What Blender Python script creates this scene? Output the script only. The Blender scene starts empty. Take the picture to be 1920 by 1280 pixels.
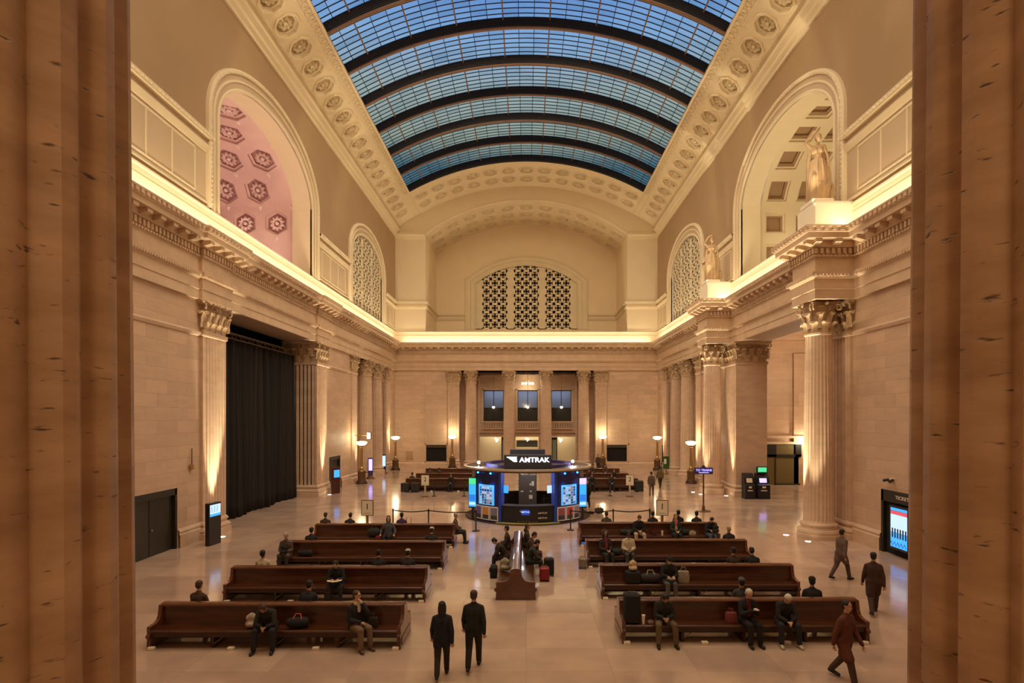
import bpy, bmesh, math, random
from mathutils import Vector, Matrix
R_ = random.Random(7)
PI = math.pi
sc = bpy.context.scene
COL = sc.collection

# ------------------------------------------------------------------ camera
EYE = 5.61
cam_d = bpy.data.cameras.new('camera'); cam = bpy.data.objects.new('camera', cam_d); COL.objects.link(cam)
cam.location = (0, 0, EYE); cam.rotation_euler = (PI/2, 0, 0)
cam_d.sensor_width = 36; cam_d.lens = 1060/1920*36
cam_d.shift_x = -27/1920; cam_d.shift_y = 143/1920
cam_d.clip_start = .05; cam_d.clip_end = 400
sc.camera = cam

# ------------------------------------------------------------------ world: dusk sky seen through the skylight
w = bpy.data.worlds.new('dusk'); sc.world = w; w.use_nodes = True
nt = w.node_tree; nt.nodes.clear()
o_ = nt.nodes.new('ShaderNodeOutputWorld'); bg = nt.nodes.new('ShaderNodeBackground')
tc = nt.nodes.new('ShaderNodeTexCoord'); sx = nt.nodes.new('ShaderNodeSeparateXYZ'); rp = nt.nodes.new('ShaderNodeValToRGB')
nt.links.new(tc.outputs['Generated'], sx.inputs[0]); nt.links.new(sx.outputs['Z'], rp.inputs[0])
nt.links.new(rp.outputs[0], bg.inputs[0]); nt.links.new(bg.outputs[0], o_.inputs[0])
cr = rp.color_ramp
cr.elements[0].position = 0.0; cr.elements[0].color = (.10, .16, .15, 1)
cr.elements[1].position = 1.0; cr.elements[1].color = (.02, .07, .30, 1)
for p, c in ((.40, (.05, .13, .18, 1)), (.44, (.24, .30, .26, 1)), (.50, (.27, .36, .38, 1)), (.555, (.19, .36, .62, 1)), (.61, (.09, .23, .56, 1)), (.68, (.035, .11, .42, 1))):
    e = cr.elements.new(p); e.color = c
bg.inputs[1].default_value = 1.15

# ------------------------------------------------------------------ view and lights
sc.view_settings.view_transform = 'Standard'; sc.view_settings.look = 'None'
sc.view_settings.gamma = 1; sc.view_settings.use_curve_mapping = False
sc.view_settings.exposure = 0.0
WARM = (1, .87, .58)
def area(name, loc, rot, sx_, sy_, power, col=WARM, spread=PI):
    l = bpy.data.lights.new(name, 'AREA'); l.shape = 'RECTANGLE'; l.size = sx_; l.size_y = sy_
    l.energy = power; l.color = col; l.spread = spread
    o = bpy.data.objects.new(name, l); COL.objects.link(o); o.location = loc; o.rotation_euler = rot
    return o
def spot(name, loc, target, power, size=50, blend=.6, col=WARM, rad=.08):
    l = bpy.data.lights.new(name, 'SPOT'); l.energy = power; l.color = col
    l.spot_size = math.radians(size); l.spot_blend = blend; l.shadow_soft_size = rad
    o = bpy.data.objects.new(name, l); COL.objects.link(o); o.location = loc
    o.rotation_euler = (Vector(target)-Vector(loc)).to_track_quat('-Z', 'Y').to_euler()
    return o
def point(name, loc, power, rad=.2, col=WARM):
    l = bpy.data.lights.new(name, 'POINT'); l.energy = power; l.color = col; l.shadow_soft_size = rad
    o = bpy.data.objects.new(name, l); COL.objects.link(o); o.location = loc
    return o
# cove lamps lying on top of the cornice ledge shine up; hidden strips shining across the hall are added fill
COVE = 16; ACROSS = 10
area('cove_light_left', (-14.44, 31, 14.15), (PI, math.radians(-10), 0), .25, 64, COVE*64)
area('cove_light_right', (14.44, 31, 14.15), (PI, math.radians(10), 0), .25, 64, COVE*64)
area('cove_light_end', (0, 64.05, 14.15), (math.radians(180-10), 0, 0), 28, .25, COVE*28)
area('ledge_fill_left', (-14.40, 30, 14.20), (0, math.radians(-90), 0), .12, 62, ACROSS*62)
area('ledge_fill_right', (14.40, 30, 14.20), (0, math.radians(90), 0), .12, 62, ACROSS*62)
area('ledge_fill_end', (0, 64.0, 14.20), (math.radians(-90), 0, 0), 27, .12, ACROSS*.5*27)
# added fill strips hidden behind every second skylight rib, shining down into the hall
RIBW = 560
for y_ in (22.4, 30.4, 38.4, 46.4, 54.4, 14.4, 6.4):
    for a_ in (-.27, 0, .27):
        r_ = 24.7+.42
        area('rib_fill', (r_*math.sin(a_), y_+.27, 7.36+r_*math.cos(a_)), (0, a_, 0), 5.2, .06, RIBW*(.3 if y_ > 50 else .8 if y_ > 42 else 1), (1, .79, .50))
point('near_fill_light', (0, -3.0, 8.2), 200, .5, (1, .80, .5))  # added fill behind the viewpoint to brighten the foreground columns
# ------------------------------------------------------------------ materials
MATS = {}
def mat(name, col, rough=.6, metal=0, emit=None, estr=0, spec=.5, var=0, vscale=1.0, bump=0, bscale=8, stretch=(1, 1, 1), col2=None, coat=0):
    if name in MATS: return MATS[name]
    m = bpy.data.materials.new(name); m.use_nodes = True; n = m.node_tree; b = n.nodes['Principled BSDF']
    b.inputs['Base Color'].default_value = (*col, 1); b.inputs['Roughness'].default_value = rough
    b.inputs['Metallic'].default_value = metal; b.inputs['Specular IOR Level'].default_value = spec
    b.inputs['Coat Weight'].default_value = coat
    if emit: b.inputs['Emission Color'].default_value = (*emit, 1); b.inputs['Emission Strength'].default_value = estr
    if var or bump:
        t = n.nodes.new('ShaderNodeTexCoord'); mp = n.nodes.new('ShaderNodeMapping'); mp.inputs['Scale'].default_value = stretch
        n.links.new(t.outputs['Object'], mp.inputs[0])
    if var:
        no = n.nodes.new('ShaderNodeTexNoise'); no.inputs['Scale'].default_value = vscale; no.inputs['Detail'].default_value = 5
        n.links.new(mp.outputs[0], no.inputs['Vector'])
        rm = n.nodes.new('ShaderNodeValToRGB'); c2 = col2 or tuple(c*(1-var) for c in col)
        rm.color_ramp.elements[0].position = .35; rm.color_ramp.elements[0].color = (*c2, 1)
        rm.color_ramp.elements[1].position = .62; rm.color_ramp.elements[1].color = (*col, 1)
        n.links.new(no.outputs['Fac'], rm.inputs[0]); n.links.new(rm.outputs[0], b.inputs['Base Color'])
    if bump:
        nb = n.nodes.new('ShaderNodeTexNoise'); nb.inputs['Scale'].default_value = bscale; nb.inputs['Detail'].default_value = 6
        n.links.new(mp.outputs[0], nb.inputs['Vector'])
        bp = n.nodes.new('ShaderNodeBump'); bp.inputs['Strength'].default_value = bump; bp.inputs['Distance'].default_value = .05
        n.links.new(nb.outputs['Fac'], bp.inputs['Height']); n.links.new(bp.outputs[0], b.inputs['Normal'])
    MATS[name] = m
    return m

def block_mat(name, base, axis, bw=1.35, bh=.55, rough=.55, contrast=.16, mortar=.012):
    """coursed stone blocks; axis 'y' runs along Y, 'x' along X"""
    m = bpy.data.materials.new(name); m.use_nodes = True; n = m.node_tree; b = n.nodes['Principled BSDF']
    t = n.nodes.new('ShaderNodeTexCoord'); s = n.nodes.new('ShaderNodeSeparateXYZ'); c = n.nodes.new('ShaderNodeCombineXYZ')
    n.links.new(t.outputs['Object'], s.inputs[0])
    n.links.new(s.outputs['Y' if axis == 'y' else 'X'], c.inputs[0]); n.links.new(s.outputs['Z'], c.inputs[1])
    br = n.nodes.new('ShaderNodeTexBrick'); br.inputs['Scale'].default_value = 1
    br.inputs['Brick Width'].default_value = bw; br.inputs['Row Height'].default_value = bh
    br.inputs['Mortar Size'].default_value = mortar*.6; br.inputs['Mortar Smooth'].default_value = .3
    br.inputs['Color1'].default_value = (*base, 1); br.inputs['Color2'].default_value = (*[v*(1-contrast) for v in base], 1)
    br.inputs['Mortar'].default_value = (*[v*.62 for v in base], 1); br.offset = .5
    n.links.new(c.outputs[0], br.inputs['Vector'])
    mp = n.nodes.new('ShaderNodeMapping'); mp.inputs['Scale'].default_value = (1, 1, 3.2); n.links.new(t.outputs['Object'], mp.inputs[0])
    no = n.nodes.new('ShaderNodeTexNoise'); no.inputs['Scale'].default_value = 1.1; no.inputs['Detail'].default_value = 7
    n.links.new(mp.outputs[0], no.inputs['Vector'])
    rm = n.nodes.new('ShaderNodeValToRGB'); rm.color_ramp.elements[0].position = .3; rm.color_ramp.elements[0].color = (.90, .885, .87, 1)
    rm.color_ramp.elements[1].position = .65; rm.color_ramp.elements[1].color = (1.02, 1.0, .98, 1)
    n.links.new(no.outputs['Fac'], rm.inputs[0])
    mx = n.nodes.new('ShaderNodeMix'); mx.data_type = 'RGBA'; mx.blend_type = 'MULTIPLY'; mx.inputs[0].default_value = 1
    n.links.new(br.outputs['Color'], mx.inputs[6]); n.links.new(rm.outputs[0], mx.inputs[7])
    n.links.new(mx.outputs[2], b.inputs['Base Color']); b.inputs['Roughness'].default_value = rough
    MATS[name] = m
    return m

STONE = (.68, .48, .335)
block_mat('stone_y', STONE, 'y'); block_mat('stone_x', STONE, 'x')
block_mat('stone_big', (.60, .39, .26), 'x', 2.4, 1.1)
mat('stone', STONE, .5, var=.14, vscale=1.2, stretch=(1, 1, 2.5))
mat('cap_gold', (.62, .43, .26), .4, var=.3, vscale=5)
mat('cream', (.74, .61, .41), .6, var=.04, vscale=.6); mat('lunette_plaster', (.80, .64, .42), .6, var=.04, vscale=.5)
mat('tan', (.395, .26, .14), .65, var=.07, vscale=.35)
mat('white_plaster', (.86, .77, .60), .6)
mat('pink', (.76, .53, .47), .6, var=.12, vscale=.5)
mat('pink_light', (.85, .66, .60), .6)
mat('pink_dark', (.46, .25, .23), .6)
mat('rosette_dark', (.12, .05, .04), .6)
mat('black_metal', (.02, .017, .014), .45)
mat('black_gap', (.006, .005, .005), .9)
mat('curtain', (.012, .008, .006), .85)
mat('wood', (.088, .026, .009), .28, var=.45, vscale=1.2, stretch=(1, 6, 8), coat=.35)
mat('wood_end', (.125, .038, .014), .26, var=.3, vscale=2, coat=.35)
mat('wood_dark', (.05, .018, .008), .5)
mat('brass', (.50, .33, .12), .32, .8)
mat('bronze', (.16, .095, .04), .4, .6)
mat('rib_dark', (.022, .019, .018), .6)
mat('rib_bronze', (.20, .11, .07), .6)
mat('lamp_glow', (1, .9, .7), .4, emit=(1, .82, .55), estr=9)
mat('navy', (.012, .018, .085), .4)
mat('kiosk_grey', (.05, .055, .07), .4)
mat('kiosk_dark', (.018, .016, .02), .4)
mat('kiosk_brown', (.11, .075, .055), .45)
mat('kiosk_post', (.55, .45, .33), .5)
mat('kiosk_lime', (.45, .43, .12), .4)
mat('paper', (.90, .80, .64), .6)
mat('ink', (.03, .02, .02), .6)
mat('white_light', (1, 1, 1), .4, emit=(.9, .95, 1), estr=5)
mat('blue_light', (.1, .4, 1), .4, emit=(.02, .25, 1), estr=6)
mat('screen_cyan', (.05, .3, .8), .3, emit=(.03, .33, .95), estr=1.3)
mat('screen_pale', (.4, .6, .9), .3, emit=(.45, .68, .98), estr=1.1)
mat('screen_navy', (.02, .05, .3), .3, emit=(.01, .04, .28), estr=1.0)
mat('screen_red', (.6, .1, .1), .3, emit=(.65, .07, .1), estr=1.0)
mat('screen_green', (.1, .6, .3), .3, emit=(.06, .60, .26), estr=1.2)
mat('screen_violet', (.3, .2, .8), .3, emit=(.40, .34, .95), estr=1.3)
mat('floor_lamp_glass', (1, .9, .7), .3, emit=(1, .86, .6), estr=14)
mat('shoe_black', (.015, .012, .011), .5)

def foremarble():
    m = bpy.data.materials.new('travertine'); m.use_nodes = True; n = m.node_tree; b = n.nodes['Principled BSDF']
    t = n.nodes.new('ShaderNodeTexCoord'); mp = n.nodes.new('ShaderNodeMapping'); mp.inputs['Scale'].default_value = (1.3, 1.3, 4.5)
    mp.inputs['Rotation'].default_value = (.12, .08, 0)
    n.links.new(t.outputs['Object'], mp.inputs[0])
    a = n.nodes.new('ShaderNodeTexNoise'); a.inputs['Scale'].default_value = 1.3; a.inputs['Detail'].default_value = 9; a.inputs['Roughness'].default_value = .62
    n.links.new(mp.outputs[0], a.inputs['Vector'])
    r = n.nodes.new('ShaderNodeValToRGB'); e = r.color_ramp.elements
    e[0].position = .3; e[0].color = (.30, .165, .08, 1); e[1].position = .7; e[1].color = (.52, .32, .18, 1)
    n.links.new(a.outputs['Fac'], r.inputs[0])
    mp2 = n.nodes.new('ShaderNodeMapping'); mp2.inputs['Scale'].default_value = (5, 5, 22); n.links.new(t.outputs['Object'], mp2.inputs[0])
    v = n.nodes.new('ShaderNodeTexNoise'); v.inputs['Scale'].default_value = 2.2; v.inputs['Detail'].default_value = 5
    n.links.new(mp2.outputs[0], v.inputs['Vector'])
    r2 = n.nodes.new('ShaderNodeValToRGB'); e = r2.color_ramp.elements
    e[0].position = .27; e[0].color = (.12, .08, .05, 1); e[1].position = .35; e[1].color = (1, 1, 1, 1)
    n.links.new(v.outputs['Fac'], r2.inputs[0])
    mx = n.nodes.new('ShaderNodeMix'); mx.data_type = 'RGBA'; mx.blend_type = 'MULTIPLY'; mx.inputs[0].default_value = .85
    n.links.new(r.outputs[0], mx.inputs[6]); n.links.new(r2.outputs[0], mx.inputs[7]); n.links.new(mx.outputs[2], b.inputs['Base Color'])
    bp = n.nodes.new('ShaderNodeBump'); bp.inputs['Strength'].default_value = .5; bp.inputs['Distance'].default_value = .01
    n.links.new(r2.outputs[0], bp.inputs['Height']); n.links.new(bp.outputs[0], b.inputs['Normal'])
    b.inputs['Roughness'].default_value = .5
    MATS['travertine'] = m
foremarble()

def floormat():
    m = bpy.data.materials.new('marble_floor'); m.use_nodes = True; n = m.node_tree; b = n.nodes['Principled BSDF']
    t = n.nodes.new('ShaderNodeTexCoord')
    br = n.nodes.new('ShaderNodeTexBrick'); br.inputs['Scale'].default_value = 1; br.offset = .0
    br.inputs['Brick Width'].default_value = 1.9; br.inputs['Row Height'].default_value = 1.25
    br.inputs['Mortar Size'].default_value = .006; br.inputs['Mortar Smooth'].default_value = .2
    br.inputs['Color1'].default_value = (.62, .46, .35, 1); br.inputs['Color2'].default_value = (.50, .36, .28, 1)
    br.inputs['Mortar'].default_value = (.44, .31, .23, 1)
    n.links.new(t.outputs['Object'], br.inputs['Vector'])
    no = n.nodes.new('ShaderNodeTexNoise'); no.inputs['Scale'].default_value = .9; no.inputs['Detail'].default_value = 8
    n.links.new(t.outputs['Object'], no.inputs['Vector'])
    rm = n.nodes.new('ShaderNodeValToRGB'); rm.color_ramp.elements[0].position = .3; rm.color_ramp.elements[0].color = (.80, .77, .78, 1)
    rm.color_ramp.elements[1].position = .7; rm.color_ramp.elements[1].color = (1.04, 1.0, .95, 1)
    n.links.new(no.outputs['Fac'], rm.inputs[0])
    mx = n.nodes.new('ShaderNodeMix'); mx.data_type = 'RGBA'; mx.blend_type = 'MULTIPLY'; mx.inputs[0].default_value = 1
    n.links.new(br.outputs['Color'], mx.inputs[6]); n.links.new(rm.outputs[0], mx.inputs[7]); n.links.new(mx.outputs[2], b.inputs['Base Color'])
    b.inputs['Roughness'].default_value = .13; b.inputs['Specular IOR Level'].default_value = .55
    n2 = n.nodes.new('ShaderNodeTexNoise'); n2.inputs['Scale'].default_value = 1.6; n2.inputs['Detail'].default_value = 2
    n.links.new(t.outputs['Object'], n2.inputs['Vector'])
    bp = n.nodes.new('ShaderNodeBump'); bp.inputs['Strength'].default_value = .05; bp.inputs['Distance'].default_value = .05
    n.links.new(n2.outputs['Fac'], bp.inputs['Height']); n.links.new(bp.outputs[0], b.inputs['Normal'])
    MATS['marble_floor'] = m
floormat()

def skyglass():
    m = bpy.data.materials.new('skylight_glass'); m.use_nodes = True; n = m.node_tree; n.nodes.clear()
    out = n.nodes.new('ShaderNodeOutputMaterial'); mix = n.nodes.new('ShaderNodeMixShader')
    tr = n.nodes.new('ShaderNodeBsdfTransparent'); gl = n.nodes.new('ShaderNodeBsdfGlossy'); gl.inputs['Roughness'].default_value = .6
    gl.inputs['Color'].default_value = (.7, .8, .9, 1)
    t = n.nodes.new('ShaderNodeTexCoord')
    at = n.nodes.new('ShaderNodeAttribute'); at.attribute_name = 'pane'
    no = n.nodes.new('ShaderNodeTexNoise'); no.inputs['Scale'].default_value = .35; no.inputs['Detail'].default_value = 3
    n.links.new(t.outputs['Object'], no.inputs['Vector'])
    ad = n.nodes.new('ShaderNodeMath'); ad.operation = 'ADD'
    n.links.new(at.outputs['Fac'], ad.inputs[0]); n.links.new(no.outputs['Fac'], ad.inputs[1])
    rm = n.nodes.new('ShaderNodeValToRGB'); rm.color_ramp.elements[0].position = .3; rm.color_ramp.elements[0].color = (.66, .74, .80, 1)
    rm.color_ramp.elements[1].position = 1.25/1.25; rm.color_ramp.elements[1].color = (1, 1, 1, 1)
    n.links.new(ad.outputs[0], rm.inputs[0]); n.links.new(rm.outputs[0], tr.inputs[0])
    mix.inputs[0].default_value = .06
    n.links.new(tr.outputs[0], mix.inputs[1]); n.links.new(gl.outputs[0], mix.inputs[2]); n.links.new(mix.outputs[0], out.inputs[0])
    MATS['skylight_glass'] = m
skyglass()

# ------------------------------------------------------------------ mesh helpers
class MB:
    def __init__(self): self.v = []; self.f = []; self.m = []; self.cur = 0; self.T = None
    def add(self, vs, fs, mi=None):
        b = len(self.v); mi = self.cur if mi is None else mi
        if self.T is not None: vs = [tuple(self.T @ Vector(p)) for p in vs]
        self.v.extend(vs)
        for f in fs: self.f.append(tuple(i+b for i in f)); self.m.append(mi)
    def quad(self, a, b, c, d, mi=None): self.add([a, b, c, d], [(0, 1, 2, 3)], mi)
    def box(self, x0, x1, y0, y1, z0, z1, mi=None):
        self.add([(x0, y0, z0), (x1, y0, z0), (x1, y1, z0), (x0, y1, z0), (x0, y0, z1), (x1, y0, z1), (x1, y1, z1), (x0, y1, z1)],
                 [(0, 3, 2, 1), (4, 5, 6, 7), (0, 1, 5, 4), (1, 2, 6, 5), (2, 3, 7, 6), (3, 0, 4, 7)], mi)
    def cbox(self, x0, x1, y0, y1, z0, z1, c=.02, mi=None):
        """box with chamfered edges"""
        vs = []; 
        def ring(cx, z): return [(x0+cx, y0, z), (x1-cx, y0, z), (x1, y0+cx, z), (x1, y1-cx, z), (x1-cx, y1, z), (x0+cx, y1, z), (x0, y1-cx, z), (x0, y0+cx, z)]
        def inset(z): return [(x0+c, y0+c, z), (x1-c, y0+c, z), (x1-c, y0+c, z), (x1-c, y1-c, z), (x1-c, y1-c, z), (x0+c, y1-c, z), (x0+c, y1-c, z), (x0+c, y0+c, z)]
        self.loft([inset(z0), ring(c, z0+c), ring(c, z1-c), inset(z1)], closed=True, caps=True, mi=mi)
    def loft(self, rings, closed=True, caps=False, mi=None):
        n = len(rings[0]); vs = [p for r in rings for p in r]; fs = []
        for i in range(len(rings)-1):
            for j in range(n if closed else n-1):
                k = (j+1) % n
                fs.append((i*n+j, i*n+k, (i+1)*n+k, (i+1)*n+j))
        if caps: fs.append(tuple(range(n-1, -1, -1))); fs.append(tuple(range((len(rings)-1)*n, len(rings)*n)))
        self.add(vs, fs, mi)
    def lathe(self, prof, seg=24, c=(0, 0, 0), caps=True, mi=None):
        rings = [[(c[0]+r*math.cos(2*PI*j/seg), c[1]+r*math.sin(2*PI*j/seg), c[2]+z) for j in range(seg)] for r, z in prof]
        self.loft(rings, True, caps, mi)
    def tube(self, pts, r, seg=8, mi=None, caps=True):
        pts = [Vector(p) for p in pts]; rr = r if isinstance(r, (list, tuple)) else [r]*len(pts); rings = []
        up = None
        for i, p in enumerate(pts):
            d = (pts[min(i+1, len(pts)-1)]-pts[max(i-1, 0)])
            if d.length < 1e-9: d = Vector((0, 0, 1))
            d.normalize()
            if up is None:
                up = Vector((0, 0, 1)) if abs(d.z) < .9 else Vector((1, 0, 0))
            s = d.cross(up)
            if s.length < 1e-6: s = d.cross(Vector((1, 0, 0)))
            s.normalize(); u = s.cross(d).normalized(); up = u
            rings.append([tuple(p+rr[i]*(math.cos(2*PI*j/seg)*s+math.sin(2*PI*j/seg)*u)) for j in range(seg)])
        self.loft(rings, True, caps, mi)
    def prism(self, poly, fmap, q0, q1, mi=None):
        """poly in 2D, fmap(a,b,q) -> xyz, from q0 to q1"""
        n = len(poly)
        self.add([fmap(a, b, q0) for a, b in poly]+[fmap(a, b, q1) for a, b in poly],
                 [tuple(range(n)), tuple(range(2*n-1, n-1, -1))]+[(i, n+i, n+(i+1) % n, (i+1) % n) for i in range(n)], mi)
    def ellip(self, c, r, seg=12, rg=8, mi=None):
        rings = []
        for i in range(1, rg):
            t = PI*i/rg
            rings.append([(c[0]+r[0]*math.sin(t)*math.cos(2*PI*j/seg), c[1]+r[1]*math.sin(t)*math.sin(2*PI*j/seg), c[2]-r[2]*math.cos(t)) for j in range(seg)])
        vs = [p for q in rings for p in q]; n = seg; fs = []
        for i in range(len(rings)-1):
            for j in range(n): k = (j+1) % n; fs.append((i*n+j, i*n+k, (i+1)*n+k, (i+1)*n+j))
        b = len(vs); vs += [(c[0], c[1], c[2]-r[2]), (c[0], c[1], c[2]+r[2])]
        for j in range(n):
            k = (j+1) % n; fs.append((b, k, j)); fs.append((b+1, (rg-2)*n+j, (rg-2)*n+k))
        self.add(vs, fs, mi)
    def mesh(self, name, mats, smooth=None):
        me = bpy.data.meshes.new(name); me.from_pydata(self.v, [], self.f)
        for m in (mats if isinstance(mats, (list, tuple)) else [mats]): me.materials.append(MATS[m] if isinstance(m, str) else m)
        me.polygons.foreach_set('material_index', self.m)
        bm = bmesh.new(); bm.from_mesh(me); bmesh.ops.remove_doubles(bm, verts=bm.verts, dist=1e-5)
        bmesh.ops.recalc_face_normals(bm, faces=bm.faces); bm.to_mesh(me); bm.free()
        if smooth is not None:
            me.shade_smooth(); me.set_sharp_from_angle(angle=math.radians(smooth))
        return me
    def build(self, name, mats, parent=None, smooth=None, loc=None):
        o = bpy.data.objects.new(name, self.mesh(name, mats, smooth)); COL.objects.link(o)
        if parent: o.parent = parent
        if loc: o.location = loc
        return o
def empty(name, loc=(0, 0, 0), rz=0, label=None, cat=None, group=None):
    o = bpy.data.objects.new(name, None); COL.objects.link(o); o.location = loc; o.rotation_euler = (0, 0, rz); o.empty_display_size = .2
    if label: tag(o, label, cat, group)
    return o
def tag(o, label=None, cat=None, group=None, kind=None):
    if label: o['label'] = label
    if cat: o['category'] = cat
    if group: o['group'] = group
    if kind: o['kind'] = kind
    return o
def struct(o, label=None):
    o['kind'] = 'structure'
    if label: o['label'] = label
    return o
def copy_tree(o, parent=None, loc=None, rz=None, label=None):
    c = o.copy(); COL.objects.link(c); c.parent = parent
    if loc is not None: c.location = loc
    if rz is not None: c.rotation_euler = (0, 0, rz)
    if label: c['label'] = label
    for ch in [k for k in bpy.data.objects if k.parent == o and k != c]: copy_tree(ch, c)
    return c
def sweep(mb, path, prof, inside, closed=False, mi=None):
    """prof [(p,z)] swept along a plan polyline with mitred corners; inside=+1/-1 picks the side"""
    n = len(path); rings = []
    for i in range(n):
        def nrm(a, b):
            d = Vector((b[0]-a[0], b[1]-a[1])); d.normalize(); return Vector((-d.y, d.x))*inside
        if closed: n0 = nrm(path[i-1], path[i]); n1 = nrm(path[i], path[(i+1) % n])
        else:
            n0 = nrm(path[i-1], path[i]) if i > 0 else nrm(path[0], path[1])
            n1 = nrm(path[i], path[i+1]) if i < n-1 else nrm(path[n-2], path[n-1])
        m = n0+n1; m = m/max(m.length_squared, 1e-6)*2
        if m.length > 3: m = m.normalized()*3
        rings.append([(path[i][0]+m.x*p, path[i][1]+m.y*p, z) for p, z in prof])
    if closed: rings.append(rings[0])
    mb.loft(rings, closed=False, mi=mi)
def mapL(a, z, q=0): return (-15+q, a, z)
def mapR(a, z, q=0): return (15-q, a, z)
def mapE(D):
    return lambda a, z, q=0: (a, D-q, z)
class Arch:
    """opening a0..a1, bottom zb, spring zs, rise b (ellipse) or circle segment"""
    def __init__(s, a0, a1, zb, zs, rise=0, circ=False): s.a0, s.a1, s.zb, s.zs, s.rise, s.circ = a0, a1, zb, zs, rise, circ
    def top(s, a):
        if s.rise == 0: return s.zs
        hw = (s.a1-s.a0)/2; c = (s.a0+s.a1)/2; u = max(-1, min(1, (a-c)/hw))
        if s.circ:
            R = (hw*hw+s.rise**2)/(2*s.rise); return s.zs+s.rise-R+math.sqrt(max(0, R*R-(u*hw)**2))
        return s.zs+s.rise*math.sqrt(max(0, 1-u*u))
    def samples(s, n=36):
        if s.rise == 0: return [s.a0, s.a1]
        hw = (s.a1-s.a0)/2; c = (s.a0+s.a1)/2
        if s.circ: return [s.a0+2*hw*i/n for i in range(n+1)]
        return [c-hw*math.cos(PI*i/n) for i in range(n+1)]
    def grow(s, d, down=0): return Arch(s.a0-d, s.a1+d, s.zb-down, s.zs, s.rise+d*(1 if not s.circ else .6) if s.rise else 0, s.circ)
    def outline(s, n=36):
        return [(s.a0, s.zb)]+[(a, s.top(a)) for a in s.samples(n)]+[(s.a1, s.zb)]
def wall(mb, fm, a0, a1, z0, z1, ops, zcut=None, mi_lo=0, mi_hi=0, ztop=None):
    """wall with openings; split in two materials at zcut; ztop(a) may curve the top"""
    bs = {a0, a1}
    for o in ops: bs.update(o.samples())
    if ztop: bs.update(a0+(a1-a0)*i/48 for i in range(49))
    bs = sorted(b for b in bs if a0-1e-6 <= b <= a1+1e-6)
    def T(a): return ztop(a) if ztop else z1
    for l, r in zip(bs, bs[1:]):
        if r-l < 1e-5: continue
        mid = (l+r)/2; act = sorted([o for o in ops if o.a0 < mid < o.a1], key=lambda o: o.zb)
        segs = []; cl = cr_ = z0
        for o in act:
            segs.append((cl, cr_, o.zb, o.zb)); cl, cr_ = o.top(l), o.top(r)
        segs.append((cl, cr_, T(l), T(r)))
        for bl, br_, tl, tr_ in segs:
            if max(tl-bl, tr_-br_) < 1e-4: continue
            if zcut and max(bl, br_) < zcut < min(tl, tr_):
                mb.quad(fm(l, bl), fm(r, br_), fm(r, zcut), fm(l, zcut), mi_lo); mb.quad(fm(l, zcut), fm(r, zcut), fm(r, tr_), fm(l, tl), mi_hi)
            else:
                mb.quad(fm(l, bl), fm(r, br_), fm(r, tr_), fm(l, tl), mi_hi if (zcut and (tl+bl)/2 > zcut) else mi_lo)
def reveal(mb, fm, op, depth, mi=0, bottom=True, n=36):
    pts = op.outline(n)
    if bottom: pts = pts+[pts[0]]
    for p, q in zip(pts, pts[1:]):
        if abs(p[0]-q[0])+abs(p[1]-q[1]) < 1e-6: continue
        mb.quad(fm(p[0], p[1], 0), fm(q[0], q[1], 0), fm(q[0], q[1], -depth), fm(p[0], p[1], -depth), mi)
def archivolt(mb, fm, op, prof, mi=0, n=36, close=False):
    """prof [(o,q)]: o offset outward from the opening edge, q projection into the hall"""
    pts = op.outline(n); m = len(pts); rings = []
    for i, p in enumerate(pts):
        a = pts[max(i-1, 0)]; b = pts[min(i+1, m-1)]
        if i == 0: d = Vector((0, 1))
        elif i == m-1: d = Vector((0, -1))
        elif i == 1 and op.rise and not op.circ: d = Vector((0, 1))
        elif i == m-2 and op.rise and not op.circ: d = Vector((0, -1))
        else:
            d1 = Vector((p[0]-a[0], p[1]-a[1])); d2 = Vector((b[0]-p[0], b[1]-p[1]))
            d1.normalize(); d2.normalize(); d = d1+d2; d.normalize()
            k = 1/max(.5, math.sqrt(max(.01, (1+d1.dot(d2))/2)))
            nrm = Vector((-d.y, d.x))*k
            rings.append([fm(p[0]+nrm.x*o, p[1]+nrm.y*o, q) for o, q in prof]); continue
        nrm = Vector((-d.y, d.x))
        rings.append([fm(p[0]+nrm.x*o, p[1]+nrm.y*o, q) for o, q in prof])
    mb.loft(rings, closed=False, mi=mi)
    return pts
def beads_along(mb, pts, fm, off, q, step, r, mi=0):
    """small round beads along an outline"""
    acc = 0
    for p, s in zip(pts, pts[1:]):
        L = math.hypot(s[0]-p[0], s[1]-p[1])
        if L < 1e-6: continue
        d = ((s[0]-p[0])/L, (s[1]-p[1])/L); n = (-d[1], d[0]); t = step-acc
        while t < L:
            a, z = p[0]+d[0]*t+n[0]*off, p[1]+d[1]*t+n[1]*off
            c = [fm(a+x*r, z+y*r, q) for x, y in ((-1, -.7), (1, -.7), (1, .7), (-1, .7))]
            mb.add(c+[fm(a, z, q+r)], [(0, 1, 4), (1, 2, 4), (2, 3, 4), (3, 0, 4)], mi)
            t += step
        acc = (acc+L) % step
def clip_poly(poly, conv):
    out = poly
    n = len(conv); ar = sum(conv[i][0]*conv[(i+1) % n][1]-conv[(i+1) % n][0]*conv[i][1] for i in range(n)); s = 1 if ar > 0 else -1
    for i in range(n):
        a, b = conv[i], conv[(i+1) % n]; nx = []
        if abs(a[0]-b[0])+abs(a[1]-b[1]) < 1e-9: continue
        def sd(p): return s*((b[0]-a[0])*(p[1]-a[1])-(b[1]-a[1])*(p[0]-a[0]))
        for j in range(len(out)):
            p, q = out[j], out[(j+1) % len(out)]; dp, dq = sd(p), sd(q)
            if dp >= 0: nx.append(p)
            if (dp >= 0) != (dq >= 0):
                t = dp/(dp-dq); nx.append((p[0]+(q[0]-p[0])*t, p[1]+(q[1]-p[1])*t))
        out = nx
        if len(out) < 3: return []
    return out
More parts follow.
